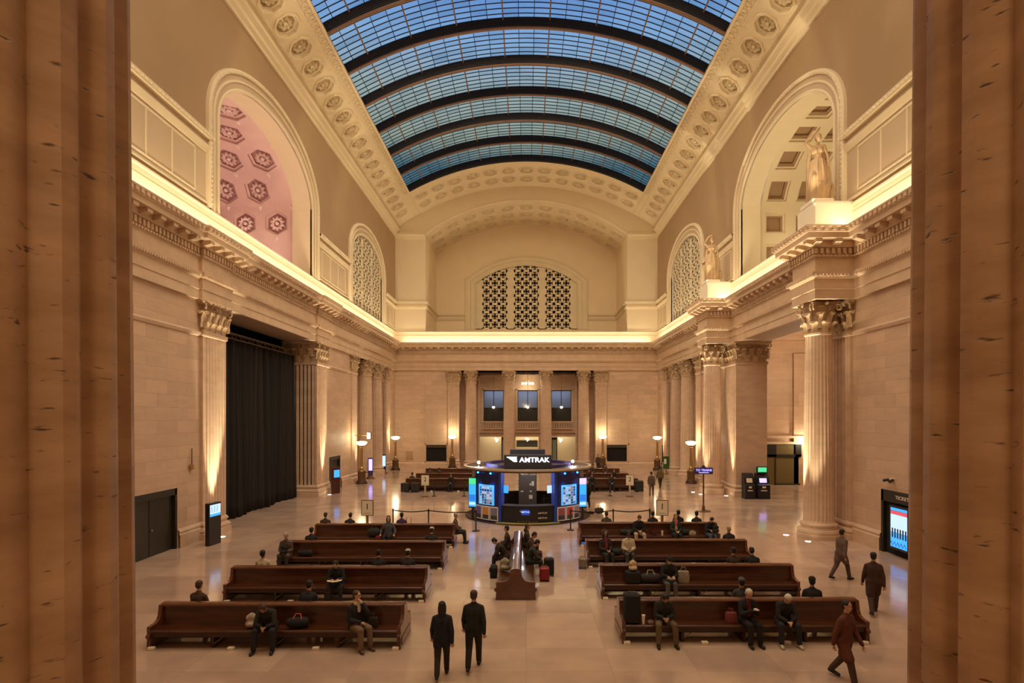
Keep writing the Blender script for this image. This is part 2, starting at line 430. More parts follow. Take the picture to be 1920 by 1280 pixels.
def coffer(mb, P, u0, u1, v0, v1, n, rad, deep, ros=True, mi=(0, 0, 0), aspect=1, rot=0, petals=8, steps=((1, 0), (.97, .07), (.80, .09), (.76, .75), (.55, 1))):
    """cell with a recessed n-gon and a rosette. P(u,v,w) with w>0 away from the room"""
    cu, cv = (u0+u1)/2, (v0+v1)/2; N = 4*max(2, n//2*2 if n > 4 else 2)
    N = {8: 16, 6: 24, 4: 8}[n]
    def ngon(k, s):
        a = 2*PI*k/N+rot
        seg = 2*PI/n; off = PI/n if n != 6 else 0
        b = ((a-rot+off) % seg)-seg/2
        r = rad*s*math.cos(seg/2)/math.cos(b)
        if n == 4:
            r = rad*s/max(abs(math.cos(a)), abs(math.sin(a)))
        return cu+r*math.cos(a)*aspect, cv+r*math.sin(a)
    def rect(k):
        a = 2*PI*k/N+rot; c, s = math.cos(a), math.sin(a); hu, hv = (u1-u0)/2, (v1-v0)/2
        # map evenly: square direction
        t = 1/max(abs(c), abs(s)); return cu+hu*c*t, cv+hv*s*t
    rings = [[P(*rect(k), 0) for k in range(N)]]
    for s, w_ in steps: rings.append([P(*ngon(k, s), w_*deep) for k in range(N)])
    cutk = len(rings)-2
    mb.loft(rings[:cutk], True, False, mi[0]); mb.loft(rings[cutk-1:], True, False, mi[1])
    mb.add(rings[-1], [tuple(range(N))], mi[1])
    if ros:
        rr = rad*.47; K = petals*4; rg = []
        for s, w_ in ((1.0, 1.0), (1.02, .35), (.80, .06), (.52, .45), (.42, .85), (.34, .85), (.28, .2), (.0, .02)):
            rg.append([P(cu+rr*s*aspect*math.cos(2*PI*k/K)*(1+(.2*math.cos(petals*2*PI*k/K) if s > .6 else 0)), cv+rr*s*math.sin(2*PI*k/K)*(1+(.2*math.cos(petals*2*PI*k/K) if s > .6 else 0)), deep*w_) for k in range(K)])
        mb.loft(rg[:4], True, False, mi[2]); mb.loft(rg[3:6], True, False, mi[1]); mb.loft(rg[5:], True, False, mi[2])
# ================================================================== ARCHITECTURE
W = 15.0; D = 64.6; D2 = 72.3; Y0 = -5.0
VR = 24.7; VZ = 7.36                       # vault radius and centre height
def vault(x): return VZ+math.sqrt(max(0, VR*VR-x*x))
SPR = vault(W)
NI = [(27.5, 39.5)]                        # big side arches
big = Arch(27.5, 39.5, 15.45, 20.15, 3.25)
far = Arch(48.7, 58.6, 15.45, 20.0, 2.45)
low_big = Arch(27.9, 40.1, 0, 11.0)
low_far = Arch(49.6, 60.0, 0, 11.0)
doorL = [Arch(21.1, 24.3, 0, 2.6), Arch(43.0, 45.6, 0, 2.6)]
doorR = [Arch(21.1, 23.85, 0, 2.6), Arch(60.6, 62.6, 0, 2.6)]

# floor
mb = MB(); mb.box(-30, 30, Y0, 75, -.3, 0)
struct(mb.build('floor', 'marble_floor'), 'polished pinkish tan marble slab floor')

# side walls
for side, fm, doors in (('left', mapL, doorL), ('right', mapR, doorR)):
    mb = MB()
    wall(mb, fm, Y0, D, 0, SPR, [big, low_big, low_far, far]+doors, zcut=13.0, mi_lo=0, mi_hi=1)
    reveal(mb, fm, low_big, 2.0, 0, bottom=False); reveal(mb, fm, low_far, 1.6, 0, bottom=False)
    reveal(mb, fm, big, 1.35, 2); reveal(mb, fm, far, .8, 2)
    for d in doors: reveal(mb, fm, d, .35, 0, bottom=False)
    struct(mb.build('wall_'+side, ['stone_y', 'tan', 'cream']), 'limestone block wall with painted upper wall and arched openings')
# near wall behind the viewpoint
mb = MB(); mb.box(-W, W, Y0-.3, Y0, 0, 33)
struct(mb.build('wall_near', 'stone_x'))

# end wall, lower part with loggia opening, upper part with deep arched recess
fE = mapE(D)
log = Arch(-7.75, 7.9, 0, 11.0); rec = Arch(-11.52, 11.52, 15.45, 26.4, 3.9, True)
winE = [Arch(-11.5, -9.1, .6, 2.55), Arch(9.15, 11.6, .6, 2.55)]
mb = MB()
wall(mb, fE, -W, W, 0, 40, [log, rec]+winE, zcut=13.0, mi_lo=0, mi_hi=1, ztop=vault)
reveal(mb, fE, log, 2.6, 0, bottom=False)
for w_ in winE: reveal(mb, fE, w_, .3, 0)
struct(mb.build('wall_end', ['stone_x', 'cream']), 'end wall of blocks below and plaster piers with arched recess above')
# recess: side returns, back wall, floor
mb = MB()
for s in (-1, 1): mb.quad((s*11.52, D, 15.45), (s*11.52, D2, 15.45), (s*11.52, D2, 26.4), (s*11.52, D, 26.4))
mb.quad((-11.52, D, 15.45), (11.52, D, 15.45), (11.52, D, 15.0), (-11.52, D, 15.0))
mb.quad((-11.52, D+.4, 15.45), (11.52, D+.4, 15.45), (11.52, D+.4, 14.3), (-11.52, D+.4, 14.3))
mb.quad((-11.52, D, 15.45), (11.52, D, 15.45), (11.52, D+.4, 15.45), (-11.52, D+.4, 15.45))
mb.quad((-11.52, D+.4, 14.3), (11.52, D+.4, 14.3), (11.52, D2, 14.3), (-11.52, D2, 14.3))
fB = mapE(D2); winB = Arch(-6.5, 6.5, 16.9, 22.75, 2.3, True)
wall(mb, fB, -11.52, 11.52, 14.3, 40, [winB], ztop=rec.top)
reveal(mb, fB, winB, .5)
struct(mb.build('wall_recess', 'lunette_plaster'), 'plaster back wall and sides of the deep arched recess above the end cornice')

# ------------------------------------------------------------------ ceiling: coffered vault border
def PV(u, v, w_=0):                        # u arc length, v along y, w away from the room
    t = u/VR; r = VR+w_; return (r*math.sin(t), v, VZ+r*math.cos(t))
UG = VR*math.asin(12.07/VR); UW = VR*math.asin(W/VR)
mb = MB()
def strip(u0, u1, y0, y1, n=6, w_=0, mi=0):
    for i in range(n):
        a, b = u0+(u1-u0)*i/n, u0+(u1-u0)*(i+1)/n
        mb.quad(PV(a, y0, w_), PV(b, y0, w_), PV(b, y1, w_), PV(a, y1, w_), mi)
GY1 = 58.4; YC0 = 24.3-.985
st = ((1.02, 0), (1.0, -.28), (.86, -.24), (.83, .25), (.72, .30), (.69, 1.0), (.60, 1.02))
for s in (-1, 1):
    strip(s*UG, s*UW, Y0, YC0, 4)
    strip(s*UG, s*13.3, YC0, 62.7+.02, 1); strip(s*15.62, s*UW, YC0, 62.72, 1)
    strip(s*UG, s*UW, 62.72, D, 4)
    for k in range(20):
        y = YC0+1.97*k
        coffer(mb, PV, min(s*13.3, s*15.62), max(s*13.3, s*15.62), y, y+1.97, 8, .84, .40, petals=8, steps=st, mi=(0, 0, 0))
        for du in (13.55, 15.35):          # little trefoils between the coffers
            c = PV(s*du, y, 0); c2 = PV(s*du, y, -.07)
            mb.add([PV(s*du-.13, y-.1, 0), PV(s*du+.13, y-.1, 0), PV(s*du, y+.16, 0), c2], [(0, 1, 3), (1, 2, 3), (2, 0, 3)])
    # rinceau border by the glass: small raised scrolls
    k = 0; y = YC0
    while y < GY1:
        for j in range(5):
            a = j/5*2*PI; r = .19
            mb.tube([PV(s*13.0+r*math.cos(a+t), y+r*math.sin(a+t), -.03) for t in (0, .5, 1.0)], [.05, .04, .015], 4)
        y += .52
    for uu, r in ((UG+.12, .09), (13.32, .05), (15.66, .05)):
        mb.loft([[PV(s*(uu-r), yy, 0), PV(s*(uu-r*.7), yy, -r), PV(s*(uu+r*.7), yy, -r), PV(s*(uu+r), yy, 0)] for yy in (YC0, D-.1)], False)
    # wall-head cornice, just below the vault
    pr = [(0, SPR-.75), (.12, SPR-.72), (.14, SPR-.5), (.30, SPR-.42), (.34, SPR-.25), (.55, SPR-.12), (.60, SPR+.05), (.40, SPR+.10), (.40, SPR+.35)]
    mb.loft([[(s*(W-p), yy, z) for p, z in pr] for yy in (Y0, D)], False)
# far end band
strip(-UG, UG, GY1, 59.15, 40); strip(-UG, UG, 63.65, D, 40)
cw = 2*UG/13
for k in range(13):
    for r in range(2):
        coffer(mb, PV, -UG+cw*k, -UG+cw*(k+1), 59.15+2.25*r, 61.4+2.25*r, 8, .84, .40, steps=st, mi=(0, 0, 0))
# frame edge around the skylight opening (rises to the glass)
EDG = .75
for s in (-1, 1): mb.loft([[PV(s*UG, y, 0), PV(s*(UG-.03), y, .12), PV(s*(UG-.03), y, EDG)] for y in (Y0, GY1)], False, mi=1)
mb.loft([[PV(u, GY1, 0), PV(u, GY1, EDG)] for u in [UG*(-1+i/20) for i in range(41)]], False, mi=2)
# plain vault over the near end
ce = mb.build('ceiling', ['cream', 'rib_bronze', 'rib_dark'], smooth=25)
struct(ce, 'barrel vault border with octagonal rosette coffers around a skylight')
# soffit of the end recess, three rows of coffers
RR = (11.52**2+3.9**2)/(7.8); RZ = 26.4+3.9-RR
def PR(u, v, w_=0):
    t = u/RR; r = RR+w_; return (r*math.sin(t), v, RZ+r*math.cos(t))
UR = RR*math.asin(11.52/RR); mb = MB(); cw = 2*UR/11
for k in range(11):
    for r in range(3):
        coffer(mb, PR, -UR+cw*k, -UR+cw*(k+1), D+.5+2.3*r, D+2.8+2.3*r, 8, .86, .36, steps=st, mi=(0, 0, 0))
for (a, b) in ((D, D+.5), (D+7.4, D2)):
    for i in range(30): mb.quad(PR(-UR+2*UR*i/30, a), PR(-UR+2*UR*(i+1)/30, a), PR(-UR+2*UR*(i+1)/30, b), PR(-UR+2*UR*i/30, b))
archivolt(mb, fE, Arch(-11.52, 11.52, 26.4, 26.4, 3.9, True), [(0, 0), (.02, .08), (.22, .10), (.26, .02), (.3, 0)])
struct(mb.build('ceiling', 'cream', smooth=25), 'coffered soffit of the arched end recess')

# ------------------------------------------------------------------ skylight
GN = .72
mb = MB(); pane = []
maj = 3.1; u_lines = []
u = -maj/2-maj*4
while u < UG:
    for j in range(3): u_lines.append((u+maj*j/3, j == 0))
    u += maj
u_lines = [(a, b) for a, b in u_lines if -UG < a < UG]
edges = [-UG]+[a for a, b in u_lines]+[UG]
ny = int((GY1-14)/.5); ys = [GY1-.5*i for i in range(ny+1)]
for i in range(ny):
    for a, b in zip(edges, edges[1:]):
        mb.quad(PV(a, ys[i], GN), PV(b, ys[i], GN), PV(b, ys[i+1], GN), PV(a, ys[i+1], GN)); pane.append(R_.random()*.75)
glass = mb.build('window_1', 'skylight_glass')
at = glass.data.attributes.new('pane', 'FLOAT', 'FACE'); at.data.foreach_set('value', pane[:len(glass.data.polygons)])
struct(glass, 'long barrel skylight of small glass panes showing blue dusk sky')
mb = MB()
mb.quad((-W, Y0, vault(W)), (W, Y0, vault(W)), (W, Y0, 33), (-W, Y0, 33))
for i in range(24):
    a, b = -UG+2*UG*i/24, -UG+2*UG*(i+1)/24
    mb.quad(PV(a, Y0, GN), PV(b, Y0, GN), PV(b, ys[-1], GN), PV(a, ys[-1], GN))
struct(mb.build('ceiling', 'rib_dark'), 'dark near end of the skylight')
mb = MB()                                   # thin glazing bars
for i in range(ny+1):
    r = .018
    mb.loft([[PV(u, ys[i]-r, GN-.02), PV(u, ys[i]-r, GN-.07), PV(u, ys[i]+r, GN-.07), PV(u, ys[i]+r, GN-.02)] for u in [UG*(-1+j/14) for j in range(29)]], True)
for a, b in u_lines:
    if b: continue
    mb.loft([[PV(a-.022, y, GN-.02), PV(a-.022, y, GN-.10), PV(a+.022, y, GN-.10), PV(a+.022, y, GN-.02)] for y in (14, GY1)], True)
mb.build('glazing_bars', 'rib_dark', glass)
for a, b in u_lines:                        # bronze purlins
    if not b: continue
    mb = MB(); mb.loft([[PV(a-.045, y, GN-.02), PV(a-.045, y, GN-.2), PV(a+.045, y, GN-.2), PV(a+.045, y, GN-.02)] for y in (14, GY1)], True, True)
    mb.build('purlin', 'rib_bronze', glass)
k = 0
y = GY1-4
us = [UG*(-1+j/32) for j in range(65)]
while y > 16:
    mb = MB()
    prof = [(-.10, GN)]
    for j in range(5): z = GN-.04-.125*j; prof += [(-.12, z), (-.12, z-.05), (-.07, z-.06), (-.07, z-.12)]
    prof += [(-.08, .06), (.08, .06), (.08, GN)]
    mb.loft([[PV(u, y+p, q) for p, q in prof] for u in us], True, mi=0)
    mb.loft([[PV(u, y+p, q) for p, q in ((-.12, .07), (-.12, -.02), (0, -.03), (.09, -.02), (.09, .07))] for u in us], True, mi=1)
    mb.build('rib', ['rib_dark', 'rib_bronze'], glass, smooth=30)
    y -= 4
mb = MB()                                   # last dark louvred face at the far end
for j in range(7):
    mb.loft([[PV(u, GY1-.04, .04+.1*j), PV(u, GY1-.12, .05+.1*j), PV(u, GY1-.12, .09+.1*j), PV(u, GY1-.04, .10+.1*j)] for u in us], False)
mb.build('rib', 'rib_dark', glass)

# ------------------------------------------------------------------ entablature
def ent(path, name, inside, dent=True, start=0):
    mb = MB()
    prof = [(0, 11.0), (.16, 11.0), (.16, 11.42), (.20, 11.44), (.20, 11.9), (.26, 11.96), (.34, 12.08), (.36, 12.18), (.14, 12.22), (.14, 12.86),
            (.20, 12.9), (.24, 12.98), (.16, 13.0), (.16, 13.28), (.30, 13.30), (.30, 13.58), (.72, 13.6), (.74, 13.82), (.80, 13.86), (.83, 14.02), (.88, 14.06), (.88, 14.13), (.5, 14.13), (0, 14.13)]
    sweep(mb, path, prof, inside)
    # dentils, modillions and cyma leaves on every straight run
    for i, (p, q) in enumerate(zip(path, path[1:])):
        d = Vector((q[0]-p[0], q[1]-p[1])); L = d.length; d.normalize(); n = Vector((-d.y, d.x))*inside
        def turn(j):
            if j <= 0 or j >= len(path)-1: return 0
            a = Vector((path[j][0]-path[j-1][0], path[j][1]-path[j-1][1])).normalized(); b = Vector((path[j+1][0]-path[j][0], path[j+1][1]-path[j][1])).normalized()
            c = (a.x*b.y-a.y*b.x)*inside; return 0 if abs(c) < .2 else (1 if c > 0 else -1)
        s0 = turn(i); s1 = turn(i+1)        # -1: outer corner, so the run is longer in front
        def run(step, w_, p0, p1, z0, z1, taper=0):
            a0 = s0*p1; a1 = L-s1*p1; m = max(1, int((a1-a0)/step)); stp = (a1-a0)/m
            for k in range(m):
                t = a0+stp*(k+.5); vs = []
                for tt, pp, zz in ((t-w_/2, p0, z0-0), (t+w_/2, p0, z0), (t+w_/2, p1, z0+taper), (t-w_/2, p1, z0+taper), (t-w_/2, p0, z1), (t+w_/2, p0, z1), (t+w_/2, p1, z1), (t-w_/2, p1, z1)):
                    vs.append((p[0]+d.x*tt+n.x*pp, p[1]+d.y*tt+n.y*pp, zz))
                mb.add(vs, [(0, 3, 2, 1), (4, 5, 6, 7), (0, 1, 5, 4), (1, 2, 6, 5), (2, 3, 7, 6), (3, 0, 4, 7)])
        if L < 1.0 and abs(p[0]-q[0])+abs(p[1]-q[1]) < 1: 
            if L < .3: continue
        run(.24, .14, .15, .27, 13.02, 13.27)
        run(.78, .30, .28, .66, 13.34, 13.59, .10)
        run(.30, .18, .80, .89, 13.89, 14.03)
        run(.16, .10, .25, .37, 11.99, 12.09)
        run(.17, .10, .19, .27, 12.88, 12.97)
    o = mb.build(name, 'cap_stone'); return struct(o, 'carved stone entablature with dentils and modillions')
mat('cap_stone', (.66, .47, .31), .55, var=.12, vscale=1.5)
pL = [(-W, Y0), (-W, 25.8), (-W+.15, 25.8), (-W+.15, 28.0), (-W, 28.0), (-W, 40.0), (-W+.15, 40.0), (-W+.15, 42.2), (-W, 42.2), (-W, D)]
pE = [(-W, D), (W, D)]
BR = 13.22
pR = [(W, D), (W, 43.0), (BR, 43.0), (BR, 41.1), (W, 41.1), (W, 27.65), (BR, 27.65), (BR, 25.75), (W, 25.75), (W, Y0)]
full = pL+pR
# sweep the three runs with shared mitres
ent(pL+[(0, D)], 'trim_1', -1); ent([(0, D)]+pR, 'trim_2', -1)
mb = MB()
# ------------------------------------------------------------------ attic: base course, panels, string course, arch surrounds
def attic(fm, name, a_rng, ops):
    mb = MB()
    seg = []                                # straight pieces between the arches
    a = a_rng[0]
    for o in ops: seg.append((a, o.a0-1.05)); a = o.a1+1.05
    seg.append((a, a_rng[1]))
    # base course
    mb.loft([[fm(t, z, q) for q, z in ((0, 14.1), (.10, 14.1), (.10, 15.0), (.06, 15.05), (.06, 15.3), (.14, 15.34), (.14, 15.42), (0, 15.46))] for t in a_rng], False, mi=0)
    for s0, s1 in seg:
        if s1-s0 < .2: continue
        pr = [(0, 15.6), (.09, 15.64), (.05, 15.76), (0, 15.8)]
        mb.loft([[fm(t, z, q) for q, z in pr] for t in (s0, s1)], False, mi=0)
        for pr, mi_ in (([(0, 18.0), (.06, 18.02), (.16, 18.16), (.20, 18.3), (.08, 18.34)], 0), ([(.08, 18.34), (.05, 18.36), (.05, 18.58), (.08, 18.6)], 1), ([(.08, 18.6), (.26, 18.64), (.30, 18.86), (0, 18.9)], 0)):  # middle groove takes the darker plaster to imitate its shadow
            mb.loft([[fm(t, z, q) for q, z in pr] for t in (s0, s1)], False, mi=mi_)
        t = s0+.15
        while t < s1: beads_along(mb, [(t, 18.75), (t+.26, 18.75)], fm, 0, .28, .25, .085, 0); t += .25
        l, r = s0+.9, s1-.9                   # panel field divided by thin upright mouldings
        if r-l > .8:
            m = max(1, round((r-l)/1.65)); pw = (r-l)/m
            for x0, x1, z0, z1 in [(l, r, 15.9, 15.97), (l, r, 17.82, 17.9)]+[(l+pw*k-.03, l+pw*k+.03, 15.97, 17.82) for k in range(m+1)]:
                mb.prism([(x0, z0), (x1, z0), (x1, z1), (x0, z1)], fm, .04, 0, 0)
        mb.quad(fm(s0, 15.8, .005), fm(s1, 15.8, .005), fm(s1, 18.0, .005), fm(s0, 18.0, .005), 1)
    for o in ops:
        for pr, mi_ in (([(0, -.1), (0, .10), (.12, .12), (.16, .07)], 0), ([(.16, .07), (.42, .07)], 1), ([(.42, .07), (.45, .13), (.52, .14), (.55, .08)], 0), ([(.55, .08), (.80, .08)], 1), ([(.80, .08), (.84, .20), (.98, .22), (1.04, .14), (1.06, 0)], 0)):
            pts = archivolt(mb, fm, o, pr, mi_)
        beads_along(mb, pts, fm, .91, .20, .22, .07, 0)
    struct(mb.build(name, ['cream', mat('panel_plaster', (.55, .41, .26), .6, var=.05, vscale=.6)], smooth=25), 'moulded plaster panels string course and arch surrounds above the cornice')
bigT = Arch(big.a0, big.a1, 15.45, big.zs, big.rise); farT = Arch(far.a0, far.a1, 15.45, far.zs, far.rise)
attic(mapL, 'trim_3', (Y0, D), [bigT, farT]); attic(mapR, 'trim_4', (Y0, D), [bigT, farT])
mb = MB()
pth = [(-W, D), (-11.52, D), (-11.52, D2), (11.52, D2), (11.52, D), (W, D)]
for pt_ in ([(-W, D), (-11.52, D), (-11.52, D2), (-7.9, D2)], [(7.9, D2), (11.52, D2), (11.52, D), (W, D)]): sweep(mb, pt_, [(0, 18.0), (.06, 18.02), (.16, 18.16), (.20, 18.3), (.08, 18.34), (.08, 18.6), (.26, 18.64), (.30, 18.86), (0, 18.9)], -1)
mb.loft([[(t, D-q, z) for q, z in ((0, 14.1), (.10, 14.1), (.10, 15.0), (.06, 15.05), (.06, 15.3), (.14, 15.34), (.14, 15.42), (0, 15.46))] for t in (-W, W)], False)
for s in (-1, 1):   # pier capitals under the recess arch
    mb.loft([[(s*11.5, D-q, z) for q, z in ((0, 26.0), (.15, 26.05), (.2, 26.3), (.38, 26.4), (.38, 26.6), (0, 26.7))]]+[[(s*15, D-q, z) for q, z in ((0, 26.0), (.15, 26.05), (.2, 26.3), (.38, 26.4), (.38, 26.6), (0, 26.7))]], False)
struct(mb.build('trim_5', 'cream'), 'string course and pier caps of the end wall')
mb = MB()
archivolt(mb, fB, winB, [(0, -.1), (0, .08), (.14, .10), (.18, .04), (.55, .04), (.6, .1), (.66, .03), (1.1, .03), (1.15, .16), (1.3, .18), (1.36, 0)])
struct(mb.build('trim_6', 'cream', smooth=25), 'stepped surround of the end lunette window')

# ------------------------------------------------------------------ pierced lunette windows
def grille(fm, op, name, cell, groups, label, depth=.22, q=-.12, thin=1):
    mb = MB(); conv = op.outline(40)
    hw = (op.a1-op.a0)/2; c = (op.a0+op.a1)/2
    def bar(p):
        k = clip_poly(p, conv)
        if len(k) > 2: mb.prism(k, fm, q, q-depth)
    def seg(a, b, w_):
        d = Vector((b[0]-a[0], b[1]-a[1])); n = Vector((-d.y, d.x)).normalized()*w_/2
        bar([(a[0]+n.x, a[1]+n.y), (a[0]-n.x, a[1]-n.y), (b[0]-n.x, b[1]-n.y), (b[0]+n.x, b[1]+n.y)])
    gw = 3*cell; pw = (2*hw-3*gw)/4
    xs = [op.a0+pw+i*(gw+pw) for i in range(3)]
    for i in range(4):
        l = op.a0+i*(gw+pw); bar([(l, op.zb), (l+pw, op.zb), (l+pw, op.zs+9), (l, op.zs+9)])
    H = op.zs+op.rise-op.zb; rows = int(H/cell)+1
    bar([(op.a0, op.zb), (op.a1, op.zb), (op.a1, op.zb+.12), (op.a0, op.zb+.12)])
    for x in xs:
        for r in range(rows):
            z = op.zb+.12+r*cell
            for k in range(3):
                l = x+k*cell; cx, cz = l+cell/2, z+cell/2; w_ = cell*.17*thin
                seg((l, z), (l+cell, z+cell), w_); seg((l+cell, z), (l, z+cell), w_)
                bar([(cx-w_, cz-w_), (cx+w_, cz-w_), (cx+w_, cz+w_), (cx-w_, cz+w_)])
                bar([(l, z), (l+w_*.8, z), (l+w_*.8, z+cell), (l, z+cell)]); bar([(l+cell-w_*.8, z), (l+cell, z), (l+cell, z+cell), (l+cell-w_*.8, z+cell)])
                bar([(l, z), (l+cell, z), (l+cell, z+w_*.8), (l, z+w_*.8)]); bar([(l, z+cell-w_*.8), (l+cell, z+cell-w_*.8), (l+cell, z+cell), (l, z+cell)])
    # arch-head band
    o = mb.build(name, 'cream'); struct(o, label)
    mb = MB(); mb.add([fm(a, z, q-depth-.5) for a, z in conv], [tuple(range(len(conv)))])
    mb.build('dark_glass', 'grille_glass', o)
    mb = MB(); op2 = Arch(op.a0, op.a1, op.zb, op.zs, op.rise, op.circ)
    reveal(mb, lambda a, z, qq=0: fm(a, z, q-depth+qq), op2, .5); mb.build('reveal', 'cream', o)
    return o
mat('grille_glass', (.05, .033, .02), .35, var=.4, vscale=1.5)
grille(fB, winB, 'window_2', 1.06, 3, 'pierced plaster lunette window in the end recess')
grille(mapL, far, 'window_3', .95, 3, 'pierced plaster arched window high on the left wall', .07, thin=.8)
grille(mapR, far, 'window_4', .95, 3, 'pierced plaster arched window high on the right wall', .07, thin=.8)

# ------------------------------------------------------------------ niche vaults beyond the big arches
def niche(fm, s, name, mats, hexa):
    """barrel vault running away from the hall behind a big side arch"""
    op = Arch(big.a0-.35, big.a1+.35, 13.9, big.zs-.1, big.rise+.4)
    pts = []; N = 400
    raw = [(op.a0, op.zb)]+[(a, op.top(a)) for a in op.samples(200)]+[(op.a1, op.zb)]
    cum = [0]
    for p, q in zip(raw, raw[1:]): cum.append(cum[-1]+math.hypot(q[0]-p[0], q[1]-p[1]))
    TOT = cum[-1]
    import bisect
    def at_(u):
        u = max(0, min(TOT-1e-6, u)); i = min(len(cum)-2, max(0, bisect.bisect_right(cum, u)-1)); t = (u-cum[i])/max(1e-9, cum[i+1]-cum[i])
        p, q = raw[i], raw[i+1]; d = (q[0]-p[0], q[1]-p[1]); L = math.hypot(*d) or 1
        return p[0]+d[0]*t, p[1]+d[1]*t, (-d[1]/L, d[0]/L)
    X0 = 1.35; 
    def P(u, v, w_=0):
        a, z, n = at_(u); return fm(a+n[0]*w_, z+n[1]*w_, -X0-v)
    mb = MB(); LEN = 13.5
    nu = int(TOT/2.1); cu = TOT/nu; cv = 2.25 if hexa else 2.1; nv = int(LEN/cv)
    for i in range(nu):
        for j in range(nv):
            off = (cv/2 if (hexa and i % 2) else 0)
            v0 = .15+cv*j+off
            if hexa:
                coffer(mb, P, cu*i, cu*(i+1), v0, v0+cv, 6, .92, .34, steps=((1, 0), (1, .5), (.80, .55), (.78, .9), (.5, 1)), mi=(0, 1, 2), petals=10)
                # little diamonds between
                c = [P(cu*i+dx, v0+dy, -.01) for dx, dy in ((.26, 0), (0, .16), (-.26, 0), (0, -.16))]; mb.add(c+[P(cu*i, v0, -.09)], [(0, 1, 4), (1, 2, 4), (2, 3, 4), (3, 0, 4)], 2)
            else:
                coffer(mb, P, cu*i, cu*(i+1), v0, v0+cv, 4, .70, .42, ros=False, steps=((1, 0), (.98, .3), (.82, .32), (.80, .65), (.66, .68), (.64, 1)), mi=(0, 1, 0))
        e1 = .15+cv/2 if (hexa and i % 2) else .15
        for q in range(8):
            u0, u1 = cu*(i+q/8), cu*(i+(q+1)/8); mb.quad(P(u0, 0), P(u1, 0), P(u1, e1), P(u0, e1), 0)
            if e1 < 1: mb.quad(P(u0, .15+cv*nv), P(u1, .15+cv*nv), P(u1, .15+cv*(nv+.5)), P(u0, .15+cv*(nv+.5)), 0)
    # ring joining the arch opening to the vault, end wall and floor
    conv = big.outline(36); o2 = [(a, z) for a, z in conv]
    A = Arch(op.a0, op.a1, 13.9, op.zs, op.rise).outline(36); B = big.outline(36)
    mb.loft([[fm(a, z, -X0) for a, z in A], [fm(a, z, -X0) for a, z in B]], False, mi=3)
    mb.add([fm(a, z, -X0-LEN) for a, z in A], [tuple(range(len(A)))], 3)
    mb.quad(fm(op.a0, 13.9, -X0), fm(op.a1, 13.9, -X0), fm(op.a1, 13.9, -X0-LEN), fm(op.a0, 13.9, -X0-LEN), 3)
    mb.quad(fm(big.a0, 15.45, -X0), fm(big.a1, 15.45, -X0), fm(big.a1, 13.9, -X0), fm(big.a0, 13.9, -X0), 3)
    o = mb.build(name, mats, smooth=25); return o
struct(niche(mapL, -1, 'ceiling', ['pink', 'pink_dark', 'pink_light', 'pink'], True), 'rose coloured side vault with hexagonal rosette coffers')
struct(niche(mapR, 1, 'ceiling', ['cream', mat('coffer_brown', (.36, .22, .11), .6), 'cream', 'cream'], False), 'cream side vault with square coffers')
area('side_vault_light', (-18.5, 33.5, 14.6), (PI, math.radians(-20), 0), 1.0, 10, 420, (1, .72, .62))
area('side_vault_light', (18.5, 33.5, 14.6), (PI, math.radians(20), 0), 1.0, 10, 420, WARM)

# ------------------------------------------------------------------ rooms behind the lower openings
mb = MB()   # left: dark backing behind the curtain
mb.box(-19.2, -19.0, 26, 42, 0, 13.5); mb.quad((-19, 26, 0), (-17, 26, 0), (-17, 26, 13), (-19, 26, 13)); mb.quad((-19, 42, 0), (-17, 42, 0), (-17, 42, 13), (-19, 42, 13))
mb.quad((-19, 26, 12.8), (-17, 26, 12.8), (-17, 42, 12.8), (-19, 42, 12.8))
struct(mb.build('wall_back', 'black_gap'))
mb = MB()   # right: side hall
mb.quad((26, 20, 0), (26, 48, 0), (26, 48, 13.8), (26, 20, 13.8)); 
mb.quad((15.35, 47.6, 0), (26, 47.6, 0), (26, 47.6, 13.8), (15.35, 47.6, 13.8)); mb.quad((17, 20, 0), (26, 20, 0), (26, 20, 13.8), (17, 20, 13.8))
mb.quad((17, 20, 13.8), (26, 20, 13.8), (26, 48, 13.8), (17, 48, 13.8)); mb.quad((17, 20, 0), (17, 27.9, 0), (17, 27.9, 13.8), (17, 20, 13.8))
mb.quad((17, 40.1, 0), (17, 47.6, 0), (17, 47.6, 13.8), (17, 40.1, 13.8)); mb.quad((17, 27.9, 11), (17, 40.1, 11), (17, 40.1, 13.8), (17, 27.9, 13.8))
mb.loft([[(x, 47.6-p, z) for p, z in ((0, 12.1), (.2, 12.15), (.25, 12.4), (.5, 12.6), (.6, 12.9), (0, 13.0))] for x in (17, 26)], False)
mb.box(22.4, 23.6, 47.35, 47.6, 0, 11.0)
struct(mb.build('wall_side_hall', 'stone_big'), 'blocks of the side hall seen through the right opening')
point('side_hall_lamp', (22.2, 41, 9), 900, .4)
for s in (-1, 1):   # shallow bays behind the far side openings
    mb = MB(); x = s*16.6
    mb.box(min(x, x+s*.2), max(x, x+s*.2), 49, 61, 0, 11.4); mb.quad((s*15, 49.6, 11), (s*16.6, 49.6, 11), (s*16.6, 60, 11), (s*15, 60, 11))
    struct(mb.build('wall_bay', 'stone_y'))
